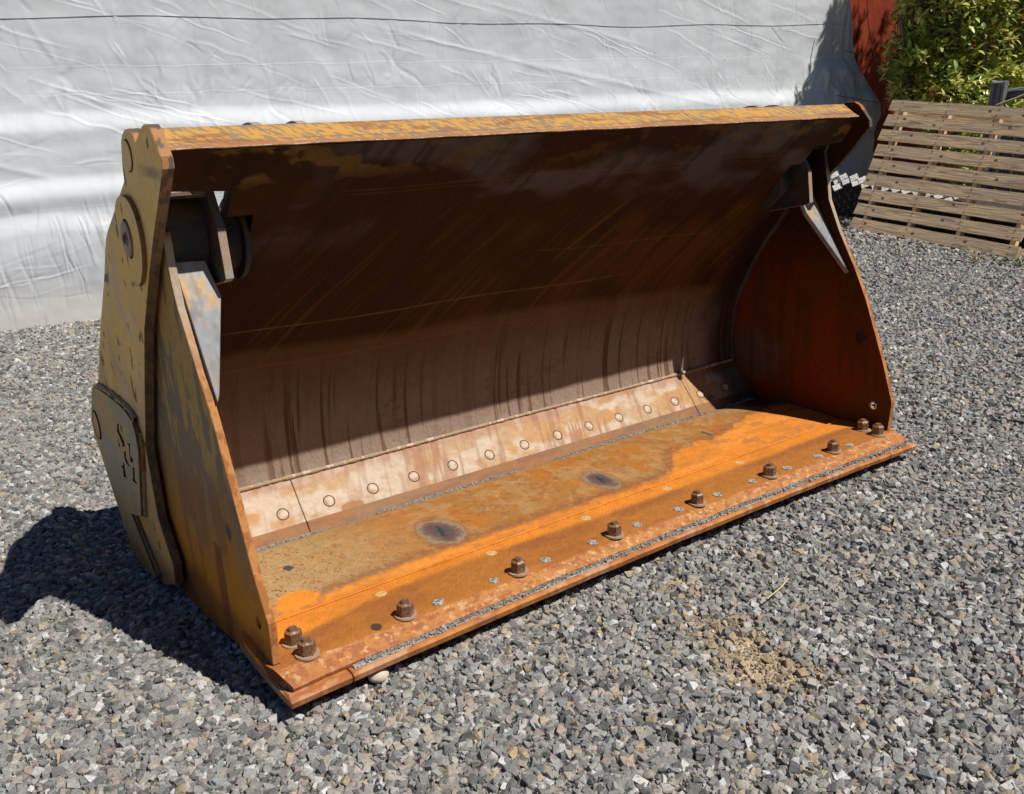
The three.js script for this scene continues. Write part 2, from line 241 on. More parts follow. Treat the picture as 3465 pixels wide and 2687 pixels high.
    for (const A of anchors) { const ex = x - A.x, ey = y - A.y; d -= 0.010 * Math.exp(-(ex * ex + ey * ey) * 60); }
    for (const [x1, y1, x2, y2, h, w] of creases) { const L2 = (x2 - x1) ** 2 + (y2 - y1) ** 2, t = ((x - x1) * (x2 - x1) + (y - y1) * (y2 - y1)) / L2; if (t < -0.1 || t > 1.1) continue; const wob = 0.02 * Math.sin(t * 7 + x1 * 5), ox = x - x1 - t * (x2 - x1) - wob, oy = y - y1 - t * (y2 - y1), q = Math.hypot(ox, oy) / w; if (q > 3) continue; d += 0.42 * h * Math.exp(-q * q) * ss(-0.1, 0.25, t) * ss(1.1, 0.75, t); }
    if (x > 9 && y < 2.35) { const k = ss(9.3, 10.2, x) * ss(2.4, 2.1, y) * ss(1.0, 1.6, y); d += k * 0.10 * (fbm(x * 5, y * 3.2, 3) - 0.45) + k * 0.1; }
    return d;
  };
  const pos = [], uv = [], idx = []; const nx = Math.round((10.9 - x0) / dx);
  for (let j = 0; j <= ny; j++) for (let i = 0; i <= nx; i++) {
    const t = j / ny; let x = x0 + i * dx; if (x < -2.4) x = -2.4 - (-2.4 - x) * 1; const yb = 0.66 * ss(7.5, 9.3, x) - 0.02 + 0.012 * vn(x * 4, 1), y = yb + (yTop - yb) * t;
    const e = edge(y), k = (x - x0) / (10.9 - x0); if (x > 8) x = 8 + (x - 8) / 2.9 * (e - 8);
    pos.push(x, y, wz(x) + disp(x, y)); uv.push((x - RX[0]) / (RX[1] - RX[0]), (y - RY[0]) / (RY[1] - RY[0]));
  }
  for (let j = 0; j < ny; j++) for (let i = 0; i < nx; i++) { const a = j * (nx + 1) + i; idx.push(a, a + 1, a + nx + 1, a + 1, a + nx + 2, a + nx + 1); }
  const g = new THREE.BufferGeometry(); g.setAttribute('position', new THREE.Float32BufferAttribute(pos, 3)); g.setAttribute('uv', new THREE.Float32BufferAttribute(uv, 2)); g.setIndex(idx); g.computeVertexNormals();
  const T = thing('tarpaulin_wall', 'long white wrinkled tarpaulin wall tied along a rope behind the rusty bucket', 'tarpaulin');
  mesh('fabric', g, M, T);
  const rope = []; for (let x = -6; x <= 10.3; x += 0.12) { const y = 2.79 + 0.02 * Math.sin(x * 0.8) + 0.012 * Math.sin(x * 2.7); rope.push(V(x, y, wz(x) + disp(x, y) + 0.003)); }
  mesh('seam_rope', new THREE.TubeGeometry(new THREE.CatmullRomCurve3(rope), 400, 0.0026, 6), new THREE.MeshStandardMaterial({ color: new THREE.Color().setRGB(0.36, 0.345, 0.39), roughness: 0.9 }), T);
  // frame behind the cloth, so that the wall is a building side and not a sheet
  const fm = new THREE.MeshStandardMaterial({ color: new THREE.Color().setRGB(0.3, 0.3, 0.3), roughness: 0.5, metalness: 0.6 });
  for (let x = -8; x < 10; x += 2.2) { const p = new THREE.CylinderGeometry(0.03, 0.03, 4.4, 10); p.translate(x, 2.2, wz(x) - 0.28); mesh('frame_post', p, fm, T); }
}

// ------------------------------------------------------------------ loader bucket
// profile of the inside sheet, [y, z], from the lip down to the floor
const WP = [[1.322, 0.871], [1.235, 0.803], [1.17, 0.740], [1.09, 0.664], [1.006, 0.588], [0.86, 0.466], [0.723, 0.368], [0.583, 0.298], [0.45, 0.263], [0.36, 0.256], [0.30, 0.262], [0.262, 0.272]];
const WC = new THREE.CatmullRomCurve3(WP.map(([y, z]) => V(0, y, z)), false, 'centripetal');
const WL = WC.getLength();
const wAt = (s) => WC.getPointAt(clamp(s / WL));
const wTan = (s) => WC.getTangentAt(clamp(s / WL));
const sAtY = (() => { const a = []; for (let i = 0; i <= 400; i++) a.push([WC.getPointAt(i / 400).y, i / 400 * WL]); return (y) => { for (const [yy, s] of a) if (yy <= y) return s; return WL; }; })();

const DEEP = [0.075, 0.036, 0.016], BROWN = [0.17, 0.075, 0.026], TAUPE = [0.27, 0.205, 0.16], ORANGE = [0.56, 0.185, 0.028], RUST = [0.36, 0.135, 0.032], YEL = [0.52, 0.285, 0.055], GREYPAINT = [0.20, 0.195, 0.18];
const steel = (o, v, k = 1) => { o[0] = v; o[1] = v * k; o[2] = v * k; };

const M_wrap = surface(2048, 1024, [-1.3, 1.3, 0, WL], (x, s, o) => {
  const b = s / WL, f = fbm(x * 5, s * 5, 4), g = fbm(x * 40, s * 34, 3), str = fbm(x * 36 + 0.5 * s * 36, s * 2.2, 3), drip = fbm(x * 62 + 3 * vn(x * 4, 2), s * 1.7 + 6 * vn(x * 3, 5), 3), fine = vn(x * 240, s * 120);
  o[0] = 0.078; o[1] = 0.033; o[2] = 0.013; o[4] = 0.62;
  mix3(o, [0.17, 0.068, 0.018], ss(0.35, 0.7, f * 0.6 + 0.3 * ss(-0.8, 0.9, x) * ss(0.2, 0.45, b)) * 0.85);
  mix3(o, [0.17, 0.13, 0.115], ss(0.50, 0.72, fbm(x * 3.1 + 8, s * 6, 4)) * ss(0.36, 0.12, b) * 0.9);
  mix3(o, [0.05, 0.026, 0.015], ss(0.5, 0.75, str) * 0.55);
  mix3(o, [0.22, 0.10, 0.03], ss(0.60, 0.78, fbm(x * 55 + s * 40, s * 3.1 + 4, 3)) * 0.45 * ss(0.15, 0.4, b));
  const low = ss(0.60 + 0.04 * (vn(x * 2.2, 3) - 0.5), 0.86, b + 0.10 * (fbm(x * 9, s * 2.5, 3) - 0.5));
  const lb = ss(0.615, 0.655, b + 0.012 * vn(x * 6, 2) + 0.03 * ss(-0.2, -1.2, x) - 0.045 * ss(0.0, 1.2, x));
  mix3(o, [0.23, 0.125, 0.056], lb * 0.7);
  mix3(o, [0.285, 0.215, 0.165], low * 0.92);
  mix3(o, [0.10, 0.045, 0.022], low * ss(0.56, 0.70, drip) * 0.75 * (0.3 + 0.7 * ss(0.35, 0.6, fbm(x * 4 + 1, 3, 2))));
  mix3(o, [0.22, 0.075, 0.03], 0.6 * ss(0.5, 1, low) * ss(0.66, 0.78, fbm(x * 60, s * 60, 2)) * 0.7 * ss(0.45, 0.6, fbm(x * 6, s * 6, 2)));
  // long scraped lines and scratches
  for (const [sy, tilt, w, a0, a1, k] of [[0.545, 0.012, 0.004, -1.2, 0.55, 0.8], [0.665, 0.01, 0.005, -1.2, 0.2, 0.5], [0.40, 0.03, 0.003, -0.1, 1.0, 0.5], [0.745, -0.01, 0.004, -0.3, 0.9, 0.35], [0.12, 0.0, 0.004, -0.9, 1.1, 0.3]]) { const d = Math.abs(b - sy - tilt * x - 0.004 * Math.sin(x * 7)); mix3(o, [0.30, 0.17, 0.075], k * ss(w, w * 0.25, d) * ss(a0, a0 + 0.15, x) * ss(a1, a1 - 0.25, x) * (0.4 + 0.6 * vn(x * 30, sy * 99))); }
  mix3(o, [0.26, 0.14, 0.05], 0.4 * ss(0.80, 0.88, fbm(x * 30 + s * 26, s * 2.2 + x, 2)) * ss(0.1, 0.3, b) * ss(0.8, 0.6, b));
  mix3(o, [0.03, 0.02, 0.016], ss(1.02, 1.2, x + 0.16 * (f - 0.5)) * ss(0.25, 0.45, b) * 0.8);  // shade of the right back corner painted into the sheet
  // worn paint on the face below the lip
  mix3(o, [0.34, 0.185, 0.045], ss(0.115, 0.05, b) * ss(0.52, 0.66, fbm(x * 12, s * 22, 4)) * (0.35 + 0.65 * ss(-0.4, -1.1, x) + 0.5 * ss(0.7, 1.2, x)) * 0.8);
  const k = (0.82 + 0.22 * g + 0.14 * fine) * (0.62 + 0.38 * ss(0.70, 0.97, b)); o[0] *= k; o[1] *= k; o[2] *= k; o[3] = 0.35 * g + 0.35 * f + 0.3 * fine; o[4] = 0.5 + 0.25 * g;  // colour of the upper sheet darkened to deepen the shade inside the bucket
}, { bump: 0.0035, spec: 0.12 });
const M_beam = surface(2048, 128, [-1.32, 1.32, 0, 0.16], (x, s, o) => {
  const f = fbm(x * 120 + s * 110, s * 80, 4), g = fbm(x * 90, s * 90, 3), big = fbm(x * 3.2, s * 6, 3);
  o[0] = 0.25; o[1] = 0.175; o[2] = 0.105;
  const cover = ss(0.44, 0.50, f * 0.72 + big * 0.3 - 0.02 + 0.04 * ss(0.02, 0.05, s) - 0.09 * ss(0.075, 0.09, s));
  mix3(o, [0.52, 0.275, 0.06], cover * 0.9);
  mix3(o, [0.24, 0.085, 0.035], ss(0.58, 0.7, fbm(x * 9 + 5, s * 40, 3)) * 0.6);
  mix3(o, [0.33, 0.15, 0.07], ss(0.022, 0.008, s) * 0.9); mix3(o, [0.45, 0.33, 0.25], ss(0.008, 0.002, s) * ss(0.5, 0.65, g));
  mix3(o, [0.20, 0.11, 0.07], ss(0.003, 0.001, Math.abs(s - 0.026 - 0.002 * Math.sin(x * 5))) * 0.7);
  o[3] = 0.4 + 0.35 * cover + 0.25 * g; o[4] = 0.5 + 0.2 * g;
}, { bump: 0.0018 });
const M_floor = surface(2048, 512, [-1.3, 1.3, 0.37, 0.97], (x, z, o) => {
  const f = fbm(x * 6, z * 6, 4), g = fbm(x * 55, z * 55, 3), fine = vn(x * 260, z * 260), sp = fbm(x * 90, z * 90, 2);
  o[0] = 0.37; o[1] = 0.142; o[2] = 0.026;
  mix3(o, [0.31, 0.155, 0.045], ss(0.4, 0.65, f) * 0.6);
  mix3(o, [0.37, 0.225, 0.095], ss(0.48, 0.66, fbm(x * 19 + 5, z * 19, 4)) * 0.6); mix3(o, [0.24, 0.085, 0.03], ss(0.60, 0.74, fbm(x * 44, z * 44 + 9, 3)) * 0.5);
  mix3(o, [0.42, 0.27, 0.13], ss(0.76, 0.84, fbm((x + z) * 40, (x - z) * 7, 2)) * 0.4);
  const left = ss(-0.55, -1.15, x + 0.25 * (f - 0.5)); mix3(o, [0.36, 0.262, 0.125], left * 0.9); mix3(o, [0.40, 0.14, 0.028], left * ss(0.58, 0.68, fbm(x * 170, z * 170, 3)) * 0.85); mix3(o, [0.16, 0.06, 0.03], left * ss(0.72, 0.78, fbm(x * 120 + 9, z * 120, 2)) * 0.9);
  mix3(o, [0.26, 0.19, 0.12], ss(0.46, 0.40, z) * 0.5 + 0.5 * ss(0.7, 1.1, x) * ss(0.56, 0.44, z));
  // bright orange run of fresh rust along the front
  const zb = 0.815 + 0.012 * Math.sin(x * 3) + 0.03 * (fbm(x * 5, 2, 3) - 0.5) - 0.17 * ss(0.25, 0.5, x) * (0.8 + 0.4 * vn(x * 3, 8)) - 0.06 * ss(0.8, 1.1, x);
  mix3(o, [0.21, 0.078, 0.036], ss(zb - 0.07, zb - 0.01, z + 0.05 * (g - 0.5)) * ss(0.38, 0.62, g + 0.1) * 0.7);
  const run = ss(zb - 0.016, zb + 0.02, z + 0.03 * (g - 0.5) + 0.012 * (f - 0.5) + 0.05 * (fbm((x + z * 0.6) * 34, (z - x * 0.3) * 9, 3) - 0.5) * ss(0.1, 0.4, x)); mix3(o, [0.62, 0.205, 0.024], run * 0.95); mix3(o, [0.50, 0.175, 0.03], run * ss(0.45, 0.65, fbm(x * 9 + 4, z * 26, 3)) * 0.8); mix3(o, [0.68, 0.25, 0.04], run * ss(0.6, 0.75, fbm(x * 5, z * 16 + 9, 3)) * 0.7);
  mix3(o, [0.34, 0.14, 0.06], run * ss(0.66, 0.74, fbm(x * 18 + 30, z * 18, 3)) * 0.6);
  { const d = Math.hypot((x + 1.135) / 0.075, (z - 0.79) / 0.05) + 0.7 * (fbm(x * 22, z * 22, 3) - 0.5); mix3(o, [0.66, 0.225, 0.026], ss(1.05, 0.75, d)); }
  for (const [bx, bz, rx, rz] of [[-0.598, 0.690, 0.070, 0.104], [0.072, 0.702, 0.054, 0.088]]) {                   // flame-heated spots
    const d = Math.hypot((x - bx) / rx, (z - bz) / rz) + 0.42 * (fbm(x * 30, z * 30, 4) - 0.5) + 0.22 * (fbm(x * 90, z * 90, 2) - 0.5);
    mix3(o, [0.21, 0.09, 0.045], ss(1.35, 1.0, d) * 0.6); mix3(o, [0.27, 0.195, 0.115], ss(1.03, 0.93, d)); mix3(o, [0.17, 0.115, 0.085], ss(0.93, 0.72, d)); mix3(o, [0.12, 0.068, 0.058], ss(0.80, 0.5, d)); mix3(o, [0.07, 0.066, 0.072], ss(0.5, 0.2, d) * 0.9);
    mix3(o, [0.03, 0.03, 0.035], ss(0.12, 0.06, Math.abs((x - bx) / rx * 0.9 + (z - bz) / rz * 0.35 + 0.3 * (fbm(x * 60, z * 60, 2) - 0.5))) * ss(0.5, 0.3, d) * 0.8); }
  mix3(o, [0.05, 0.034, 0.022], ss(1.10, 1.2, x + 0.1 * (f - 0.5)) * ss(0.62, 0.5, z) * 0.85);  // right back corner painted nearly black for the shade that falls there
  mix3(o, [0.07, 0.055, 0.06], ss(1, 0.6, Math.hypot((x + 1.08) / 0.016, (z - 0.61) / 0.022) + fbm(x * 80, z * 80, 2) - 0.5));
  mix3(o, [0.09, 0.07, 0.07], ss(1, 0.6, Math.hypot((x - 0.72) / 0.014, (z - 0.61) / 0.04) + fbm(x * 60, z * 60, 2) - 0.5));
  const k = 0.80 + 0.28 * g + 0.14 * fine; o[0] *= k; o[1] *= k; o[2] *= k; o[3] = 0.5 * g + 0.3 * fine + 0.2 * f; o[4] = 0.72 + 0.2 * g;
}, { bump: 0.0022 });
const M_cut = surface(2048, 256, [-1.33, 1.33, 0.80, 1.20], (x, z, o) => {
  const f = fbm(x * 7, z * 7, 4), g = fbm(x * 60, z * 60, 3), fine = vn(x * 280, z * 280);
  o[0] = 0.37; o[1] = 0.135; o[2] = 0.026;
  mix3(o, [0.28, 0.095, 0.024], ss(0.4, 0.65, fbm(x * 3 + 6, z * 9, 3)) * 0.6);
  const zo = 0.915 + 0.02 * ss(0.2, 0.8, x) + 0.012 * Math.sin(x * 4 + 1) + 0.05 * ss(-0.9, -1.25, x);
  mix3(o, [0.64, 0.215, 0.026], ss(zo + 0.022, zo - 0.014, z + 0.035 * (g - 0.5) + 0.02 * (f - 0.5)) * (0.75 + 0.25 * ss(0.35, 0.5, f))); mix3(o, [0.25, 0.085, 0.032], ss(zo - 0.005, zo + 0.02, z) * ss(zo + 0.075, zo + 0.03, z) * 0.6 * ss(0.4, 0.6, f));
  const bv = ss(1.078, 1.088, z + 0.006 * (g - 0.5)); mix3(o, [0.47, 0.205, 0.07], bv * 0.8); mix3(o, [0.30, 0.10, 0.045], bv * ss(0.50, 0.64, fbm(x * 60, z * 70, 3)) * 0.7); mix3(o, [0.58, 0.36, 0.18], bv * ss(0.60, 0.72, fbm(x * 70 + 7, z * 80, 3)) * 0.7); mix3(o, [0.36, 0.13, 0.055], ss(1.125, 1.142, z) * 0.6);
  const k = 0.80 + 0.28 * g + 0.14 * fine; o[0] *= k; o[1] *= k; o[2] *= k; o[3] = 0.55 * g + 0.45 * fine; o[4] = 0.70 + 0.2 * g;
}, { bump: 0.003 });
const M_wear = surface(1024, 128, [-1.33, 1.33, 0.78, 1.20], (x, z, o) => {
  const f = fbm(x * 12, z * 20, 4), g = fbm(x * 60, z * 60, 3);
  o[0] = 0.46; o[1] = 0.18; o[2] = 0.05; mix3(o, [0.33, 0.115, 0.04], ss(0.45, 0.6, f) * 0.8); mix3(o, [0.55, 0.30, 0.16], ss(0.6, 0.72, f) * 0.7); mix3(o, [0.26, 0.19, 0.13], ss(1.125, 1.10, z) * 0.8);
  const k = 0.8 + 0.4 * g; o[0] *= k; o[1] *= k; o[2] *= k; o[3] = g; o[4] = 0.7;
}, { bump: 0.003 });
const M_strip = surface(2048, 256, [-1.3, 1.3, 0, 0.26], (x, s, o) => {      // s from the weld at the top down over the lower bevel
  const f = fbm(x * 5, s * 9, 4), g = fbm(x * 70, s * 70, 3), ver = fbm(x * 60 + s * 12, s * 6, 3), lt = ss(0.3, -1.0, x);
  o[0] = 0.50; o[1] = 0.335; o[2] = 0.195;
  mix3(o, [0.50, 0.27, 0.105], ss(0.40, 0.60, f + 0.16 * (1 - lt) - 0.06) * 0.75); mix3(o, [0.60, 0.49, 0.38], ss(0.42, 0.66, fbm(x * 12 + 2, s * 20, 4) + 0.15 * lt - 0.05) * 0.85);
  mix3(o, [0.35, 0.19, 0.15], ss(0.06, 0.01, s) * 0.55 * (0.4 + ver)); mix3(o, [0.33, 0.15, 0.075], ss(0.55, 0.7, ver) * 0.5 * (1 - 0.5 * lt));
  for (const kx of [-0.4, 0.28]) mix3(o, [0.38, 0.18, 0.10], ss(0.2, 0.05, Math.abs(x - kx)) * ss(0.45, 0.6, ver) * 0.6);
  mix3(o, [0.10, 0.085, 0.08], ss(1, 0.5, Math.hypot((x - 1.02) / 0.04, (s - 0.145) / 0.02) + 0.6 * (f - 0.5)) * 0.7);
  { const d = Math.hypot((x + 0.745) / 0.05, (s - 0.158) / 0.018) + 0.9 * (fbm(x * 40, s * 40, 3) - 0.5); mix3(o, [0.40, 0.19, 0.09], ss(1.0, 0.8, d)); }
  if (s > 0.163) { o[0] = 0.30; o[1] = 0.165; o[2] = 0.082; mix3(o, [0.33, 0.15, 0.06], ss(0.4, 0.6, f)); mix3(o, [0.22, 0.12, 0.085], ss(0.5, 0.65, fbm(x * 9, s * 40, 3)) * 0.6); }
  mix3(o, [0.05, 0.036, 0.027], ss(1.06, 1.2, x + 0.12 * (f - 0.5)) * 0.85);  // right end painted dark where the strip lies in shadow
  const k = 0.74 + 0.28 * g; o[0] *= k; o[1] *= k; o[2] *= k; o[3] = g; o[4] = 0.6 + 0.2 * g;
}, { bump: 0.0018 });
const edgeRustShade = (o, a, y) => { const f = fbm(a * 90, y * 60, 3), h = fbm(a * 20, y * 9, 3); o[0] = 0.46; o[1] = 0.20; o[2] = 0.065; mix3(o, [0.33, 0.125, 0.04], ss(0.4, 0.6, f)); mix3(o, [0.42, 0.34, 0.25], ss(0.62, 1.05, y + 0.3 * (h - 0.5)) * 0.9); mix3(o, [0.07, 0.06, 0.055], ss(1.11, 1.15, y + 0.03 * (f - 0.5)) * 0.9); o[3] = f; o[4] = 0.75; };  // rusty edge, with the shadow under the beam painted dark near the top
const M_sideL = surface(1024, 1024, [-0.05, 1.45, -0.05, 1.35], (z, y, o) => {
  if (z > 1.15) return edgeRustShade(o, z, y);
  const f = fbm(z * 6, y * 6, 4), g = fbm(z * 60, y * 60, 3), ver = fbm(z * 16, y * 2.5, 3);
  o[0] = 0.27; o[1] = 0.215; o[2] = 0.135;
  mix3(o, [0.56, 0.34, 0.11], ss(0.49, 0.56, fbm(z * 24, y * 9 + 3, 5) + 0.14 * ss(0.45, 0.8, y) - 0.07) * ss(0.38, 0.62, y) * 0.9);
  mix3(o, [0.60, 0.23, 0.012], ss(0.60, 0.16, y + 0.24 * (ver - 0.5)) * 0.95); mix3(o, [0.30, 0.12, 0.05], ss(0.56, 0.66, fbm(z * 14, y * 2.6 + 5, 3)) * ss(0.55, 0.4, y) * 0.6);
  mix3(o, [0.20, 0.065, 0.022], ss(0.155, 0.075, y + 0.10 * (f - 0.5) - 0.02) * 0.7); mix3(o, [0.19, 0.06, 0.022], (z > 0.70 && z < 0.765 && y < 0.31 + 0.01 * f ? 0.7 : 0));
  mix3(o, [0.12, 0.115, 0.11], ss(1, 0.5, Math.hypot((z - 0.86) / 0.035, (y - 0.385) / 0.04) + f - 0.5));
  const k = 0.85 + 0.3 * g; o[0] *= k; o[1] *= k; o[2] *= k; o[3] = 0.6 * f + 0.4 * g; o[4] = 0.62 + 0.2 * g;
}, { bump: 0.002, spec: 0.2 });
const M_sideR = surface(1024, 1024, [-0.05, 1.45, -0.05, 1.35], (z, y, o) => {
  if (z > 1.15) return edgeRustShade(o, z, y);
  const f = fbm(z * 4 + 3, y * 4, 4), g = fbm(z * 60, y * 60, 3), ver = fbm(z * 18, y * 2.0, 3);
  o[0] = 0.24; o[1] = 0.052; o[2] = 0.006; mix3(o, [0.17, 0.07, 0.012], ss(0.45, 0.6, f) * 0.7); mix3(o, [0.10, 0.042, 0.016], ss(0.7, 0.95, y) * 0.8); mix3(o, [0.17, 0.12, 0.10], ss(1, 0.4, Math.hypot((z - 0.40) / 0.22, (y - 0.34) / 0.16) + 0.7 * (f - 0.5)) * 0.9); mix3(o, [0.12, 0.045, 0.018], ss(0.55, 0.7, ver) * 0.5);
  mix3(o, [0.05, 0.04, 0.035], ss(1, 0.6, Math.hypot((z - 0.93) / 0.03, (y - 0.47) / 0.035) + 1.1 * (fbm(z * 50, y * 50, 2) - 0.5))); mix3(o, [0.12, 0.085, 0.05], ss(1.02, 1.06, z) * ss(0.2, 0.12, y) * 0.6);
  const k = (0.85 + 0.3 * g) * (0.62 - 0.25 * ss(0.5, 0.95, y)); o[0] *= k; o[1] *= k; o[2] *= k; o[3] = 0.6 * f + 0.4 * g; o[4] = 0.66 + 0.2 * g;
}, { bump: 0.002, spec: 0.12 });
const M_mount = surface(1024, 1024, [-0.55, 1.25, -0.05, 1.45], (z, y, o) => {
  if (z > 1.0) { const f = fbm(z * 70, y * 50, 3); o[0] = 0.20; o[1] = 0.12; o[2] = 0.06; mix3(o, [0.36, 0.17, 0.075], ss(1.1, 1.3, y + 0.2 * (f - 0.5))); mix3(o, [0.12, 0.085, 0.06], ss(0.45, 0.6, f)); o[3] = f; o[4] = 0.6; return; }
  const f = fbm(z * 5, y * 5, 4), g = fbm(z * 60, y * 60, 3);
  o[0] = 0.97; o[1] = 0.64; o[2] = 0.22; mix3(o, [0.95, 0.57, 0.15], ss(0.4, 0.6, f) * 0.7);
  const wear = ss(0.52, 0.60, fbm(z * 14 + 3, y * 11, 5) + 0.17 * ss(0.95, 0.55, y) - 0.12); mix3(o, [0.66, 0.53, 0.34], wear * 0.55);
  mix3(o, [0.46, 0.22, 0.05], ss(0.95, 0.3, y + 0.5 * (fbm(z * 9, y * 4 + 2, 4) - 0.5)) * 0.55); mix3(o, [0.30, 0.13, 0.04], ss(0.16, 0.04, y + 0.1 * (f - 0.5)) * 0.8);
  mix3(o, [0.13, 0.07, 0.04], ss(0.76, 0.82, fbm(z * 34, y * 20, 2)) * 0.9);                                       // chips
  mix3(o, [0.58, 0.53, 0.42], ss(0.81, 0.86, fbm(z * 26 + y * 30, y * 5 - z * 4, 2)) * 0.7);                        // scratches
  mix3(o, [0.12, 0.11, 0.10], ss(0.02, 0.005, Math.abs(y - 1.285 + 0.1 * (z - 0.8))) * ss(0.7, 0.8, z) * 0.6 * g * 1.5);
  o[3] = 0.5 * f + 0.3 * g - 0.2 * wear; const k = 0.9 + 0.2 * g; o[0] *= k; o[1] *= k; o[2] *= k; o[4] = 0.55 + 0.2 * g;
}, { bump: 0.0022 });
const M_overlay = surface(512, 512, [-0.55, 0.6, -0.05, 0.65], (z, y, o) => {
  if (z > 0.42) { const f = fbm(z * 70, y * 50, 3); o[0] = 0.22; o[1] = 0.12; o[2] = 0.05; mix3(o, [0.13, 0.09, 0.06], ss(0.45, 0.6, f)); o[3] = f; return; }
  const f = fbm(z * 6 + 8, y * 6, 4), g = fbm(z * 60, y * 60, 3); o[0] = 0.42; o[1] = 0.345; o[2] = 0.215; mix3(o, [0.62, 0.40, 0.13], ss(0.52, 0.62, f) * 0.7); mix3(o, [0.33, 0.21, 0.085], ss(0.38, 0.12, y + 0.12 * (f - 0.5)) * 0.75); mix3(o, [0.32, 0.14, 0.04], ss(0.12, 0.03, y + 0.08 * (f - 0.5)) * 0.8); o[3] = g; o[4] = 0.6; const k = 0.9 + 0.2 * g; o[0] *= k; o[1] *= k; o[2] *= k;
}, { bump: 0.0018 });
const M_dark = surface(512, 512, [-1.5, 1.5, 0, 1.5], (a, b, o) => { const f = fbm(a * 9, b * 9, 4), g = fbm(a * 50, b * 50, 3); o[0] = 0.055; o[1] = 0.055; o[2] = 0.06; mix3(o, [0.15, 0.085, 0.035], ss(0.5, 0.68, f) * 0.7); o[3] = g; o[4] = 0.5 + 0.2 * g; const k = 0.8 + 0.4 * g; o[0] *= k; o[1] *= k; o[2] *= k; }, { bump: 0.002, spec: 0.2 });
const M_gus = surface(512, 512, [-1.5, 1.5, 0.6, 1.2], (a, b, o) => { const f = fbm(a * 22, b * 14, 4), g = fbm(a * 90, b * 60, 3), up = ss(0.90, 1.0, b + 0.06 * (fbm(a * 20, b * 20, 3) - 0.5)); o[0] = 0.24; o[1] = 0.25; o[2] = 0.265; mix3(o, [0.36, 0.33, 0.30], up * 0.8); mix3(o, [0.50, 0.31, 0.12], ss(0.53, 0.59, f) * ss(0.055, 0.02, Math.abs(b - 0.985)) * 0.85); mix3(o, [0.40, 0.25, 0.11], ss(0.66, 0.74, fbm(a * 30 + 3, b * 9, 3)) * 0.4); mix3(o, [0.30, 0.165, 0.075], ss(0.60, 0.70, fbm(a * 34 + 11, b * 26, 4)) * 0.55); mix3(o, [0.16, 0.15, 0.15], ss(0.6, 0.72, fbm(a * 60, b * 16 + 4, 3)) * 0.5); const k = 0.82 + 0.36 * g; o[0] *= k; o[1] *= k; o[2] *= k; o[3] = g; o[4] = 0.6; }, { bump: 0.0018 });
const M_brk = surface(512, 512, [0.3, 1.2, 0.9, 1.3], (a, b, o) => { const f = fbm(a * 18, b * 18, 4), g = fbm(a * 60, b * 60, 3); if (a > 1.0) { o[0] = 0.33; o[1] = 0.28; o[2] = 0.235; mix3(o, [0.36, 0.22, 0.13], ss(0.5, 0.62, f) * 0.6); mix3(o, [0.06, 0.06, 0.065], ss(1.12, 1.15, b + 0.02 * (f - 0.5)) * 0.9); } else { o[0] = 0.035; o[1] = 0.036; o[2] = 0.044; mix3(o, [0.08, 0.05, 0.028], ss(0.5, 0.66, f) * 0.6); } o[3] = g; o[4] = 0.6; }, { bump: 0.0015 });  // upper part of the edge darkened to imitate the shadow of the beam
const M_edgeSteel = surface(256, 256, [0, 0.5, 0, 1.5], (a, b, o) => { const f = fbm(a * 40, b * 20, 4); o[0] = 0.34; o[1] = 0.285; o[2] = 0.23; mix3(o, [0.36, 0.21, 0.11], ss(0.45, 0.6, f) * 0.7); o[3] = f; o[4] = 0.6; }, { bump: 0.001 });
const M_nut = surface(128, 128, [0, 0.1, 0, 0.1], (a, b, o) => { const f = fbm(a * 160, b * 160, 3); o[0] = 0.17; o[1] = 0.10; o[2] = 0.062; mix3(o, [0.32, 0.17, 0.085], ss(0.45, 0.65, f)); o[3] = f; o[4] = 0.45; }, { bump: 0.0008, metal: 0.25 });
const M_rivet = surface(128, 128, [0, 0.1, 0, 0.1], (a, b, o) => { const f = fbm(a * 160, b * 160, 3); o[0] = 0.58; o[1] = 0.46; o[2] = 0.36; mix3(o, [0.46, 0.30, 0.18], ss(0.45, 0.65, f)); o[3] = f; o[4] = 0.55; }, { bump: 0.0008 });
const M_black = new THREE.MeshStandardMaterial({ color: new THREE.Color().setRGB(0.06, 0.036, 0.026), roughness: 0.95 });
const M_weld = surface(256, 256, [0, 0.4, 0, 0.4], (a, b, o) => { const f = fbm(a * 60, b * 60, 3); o[0] = 0.33; o[1] = 0.25; o[2] = 0.17; mix3(o, [0.40, 0.22, 0.09], ss(0.4, 0.6, f) * 0.8); mix3(o, [0.50, 0.44, 0.36], ss(0.62, 0.7, f)); o[3] = f; o[4] = 0.7; }, { bump: 0.002 });

const B = thing('loader_bucket', 'big rusty wheel loader bucket with worn yellow paint lying on the gravel', 'loader bucket');
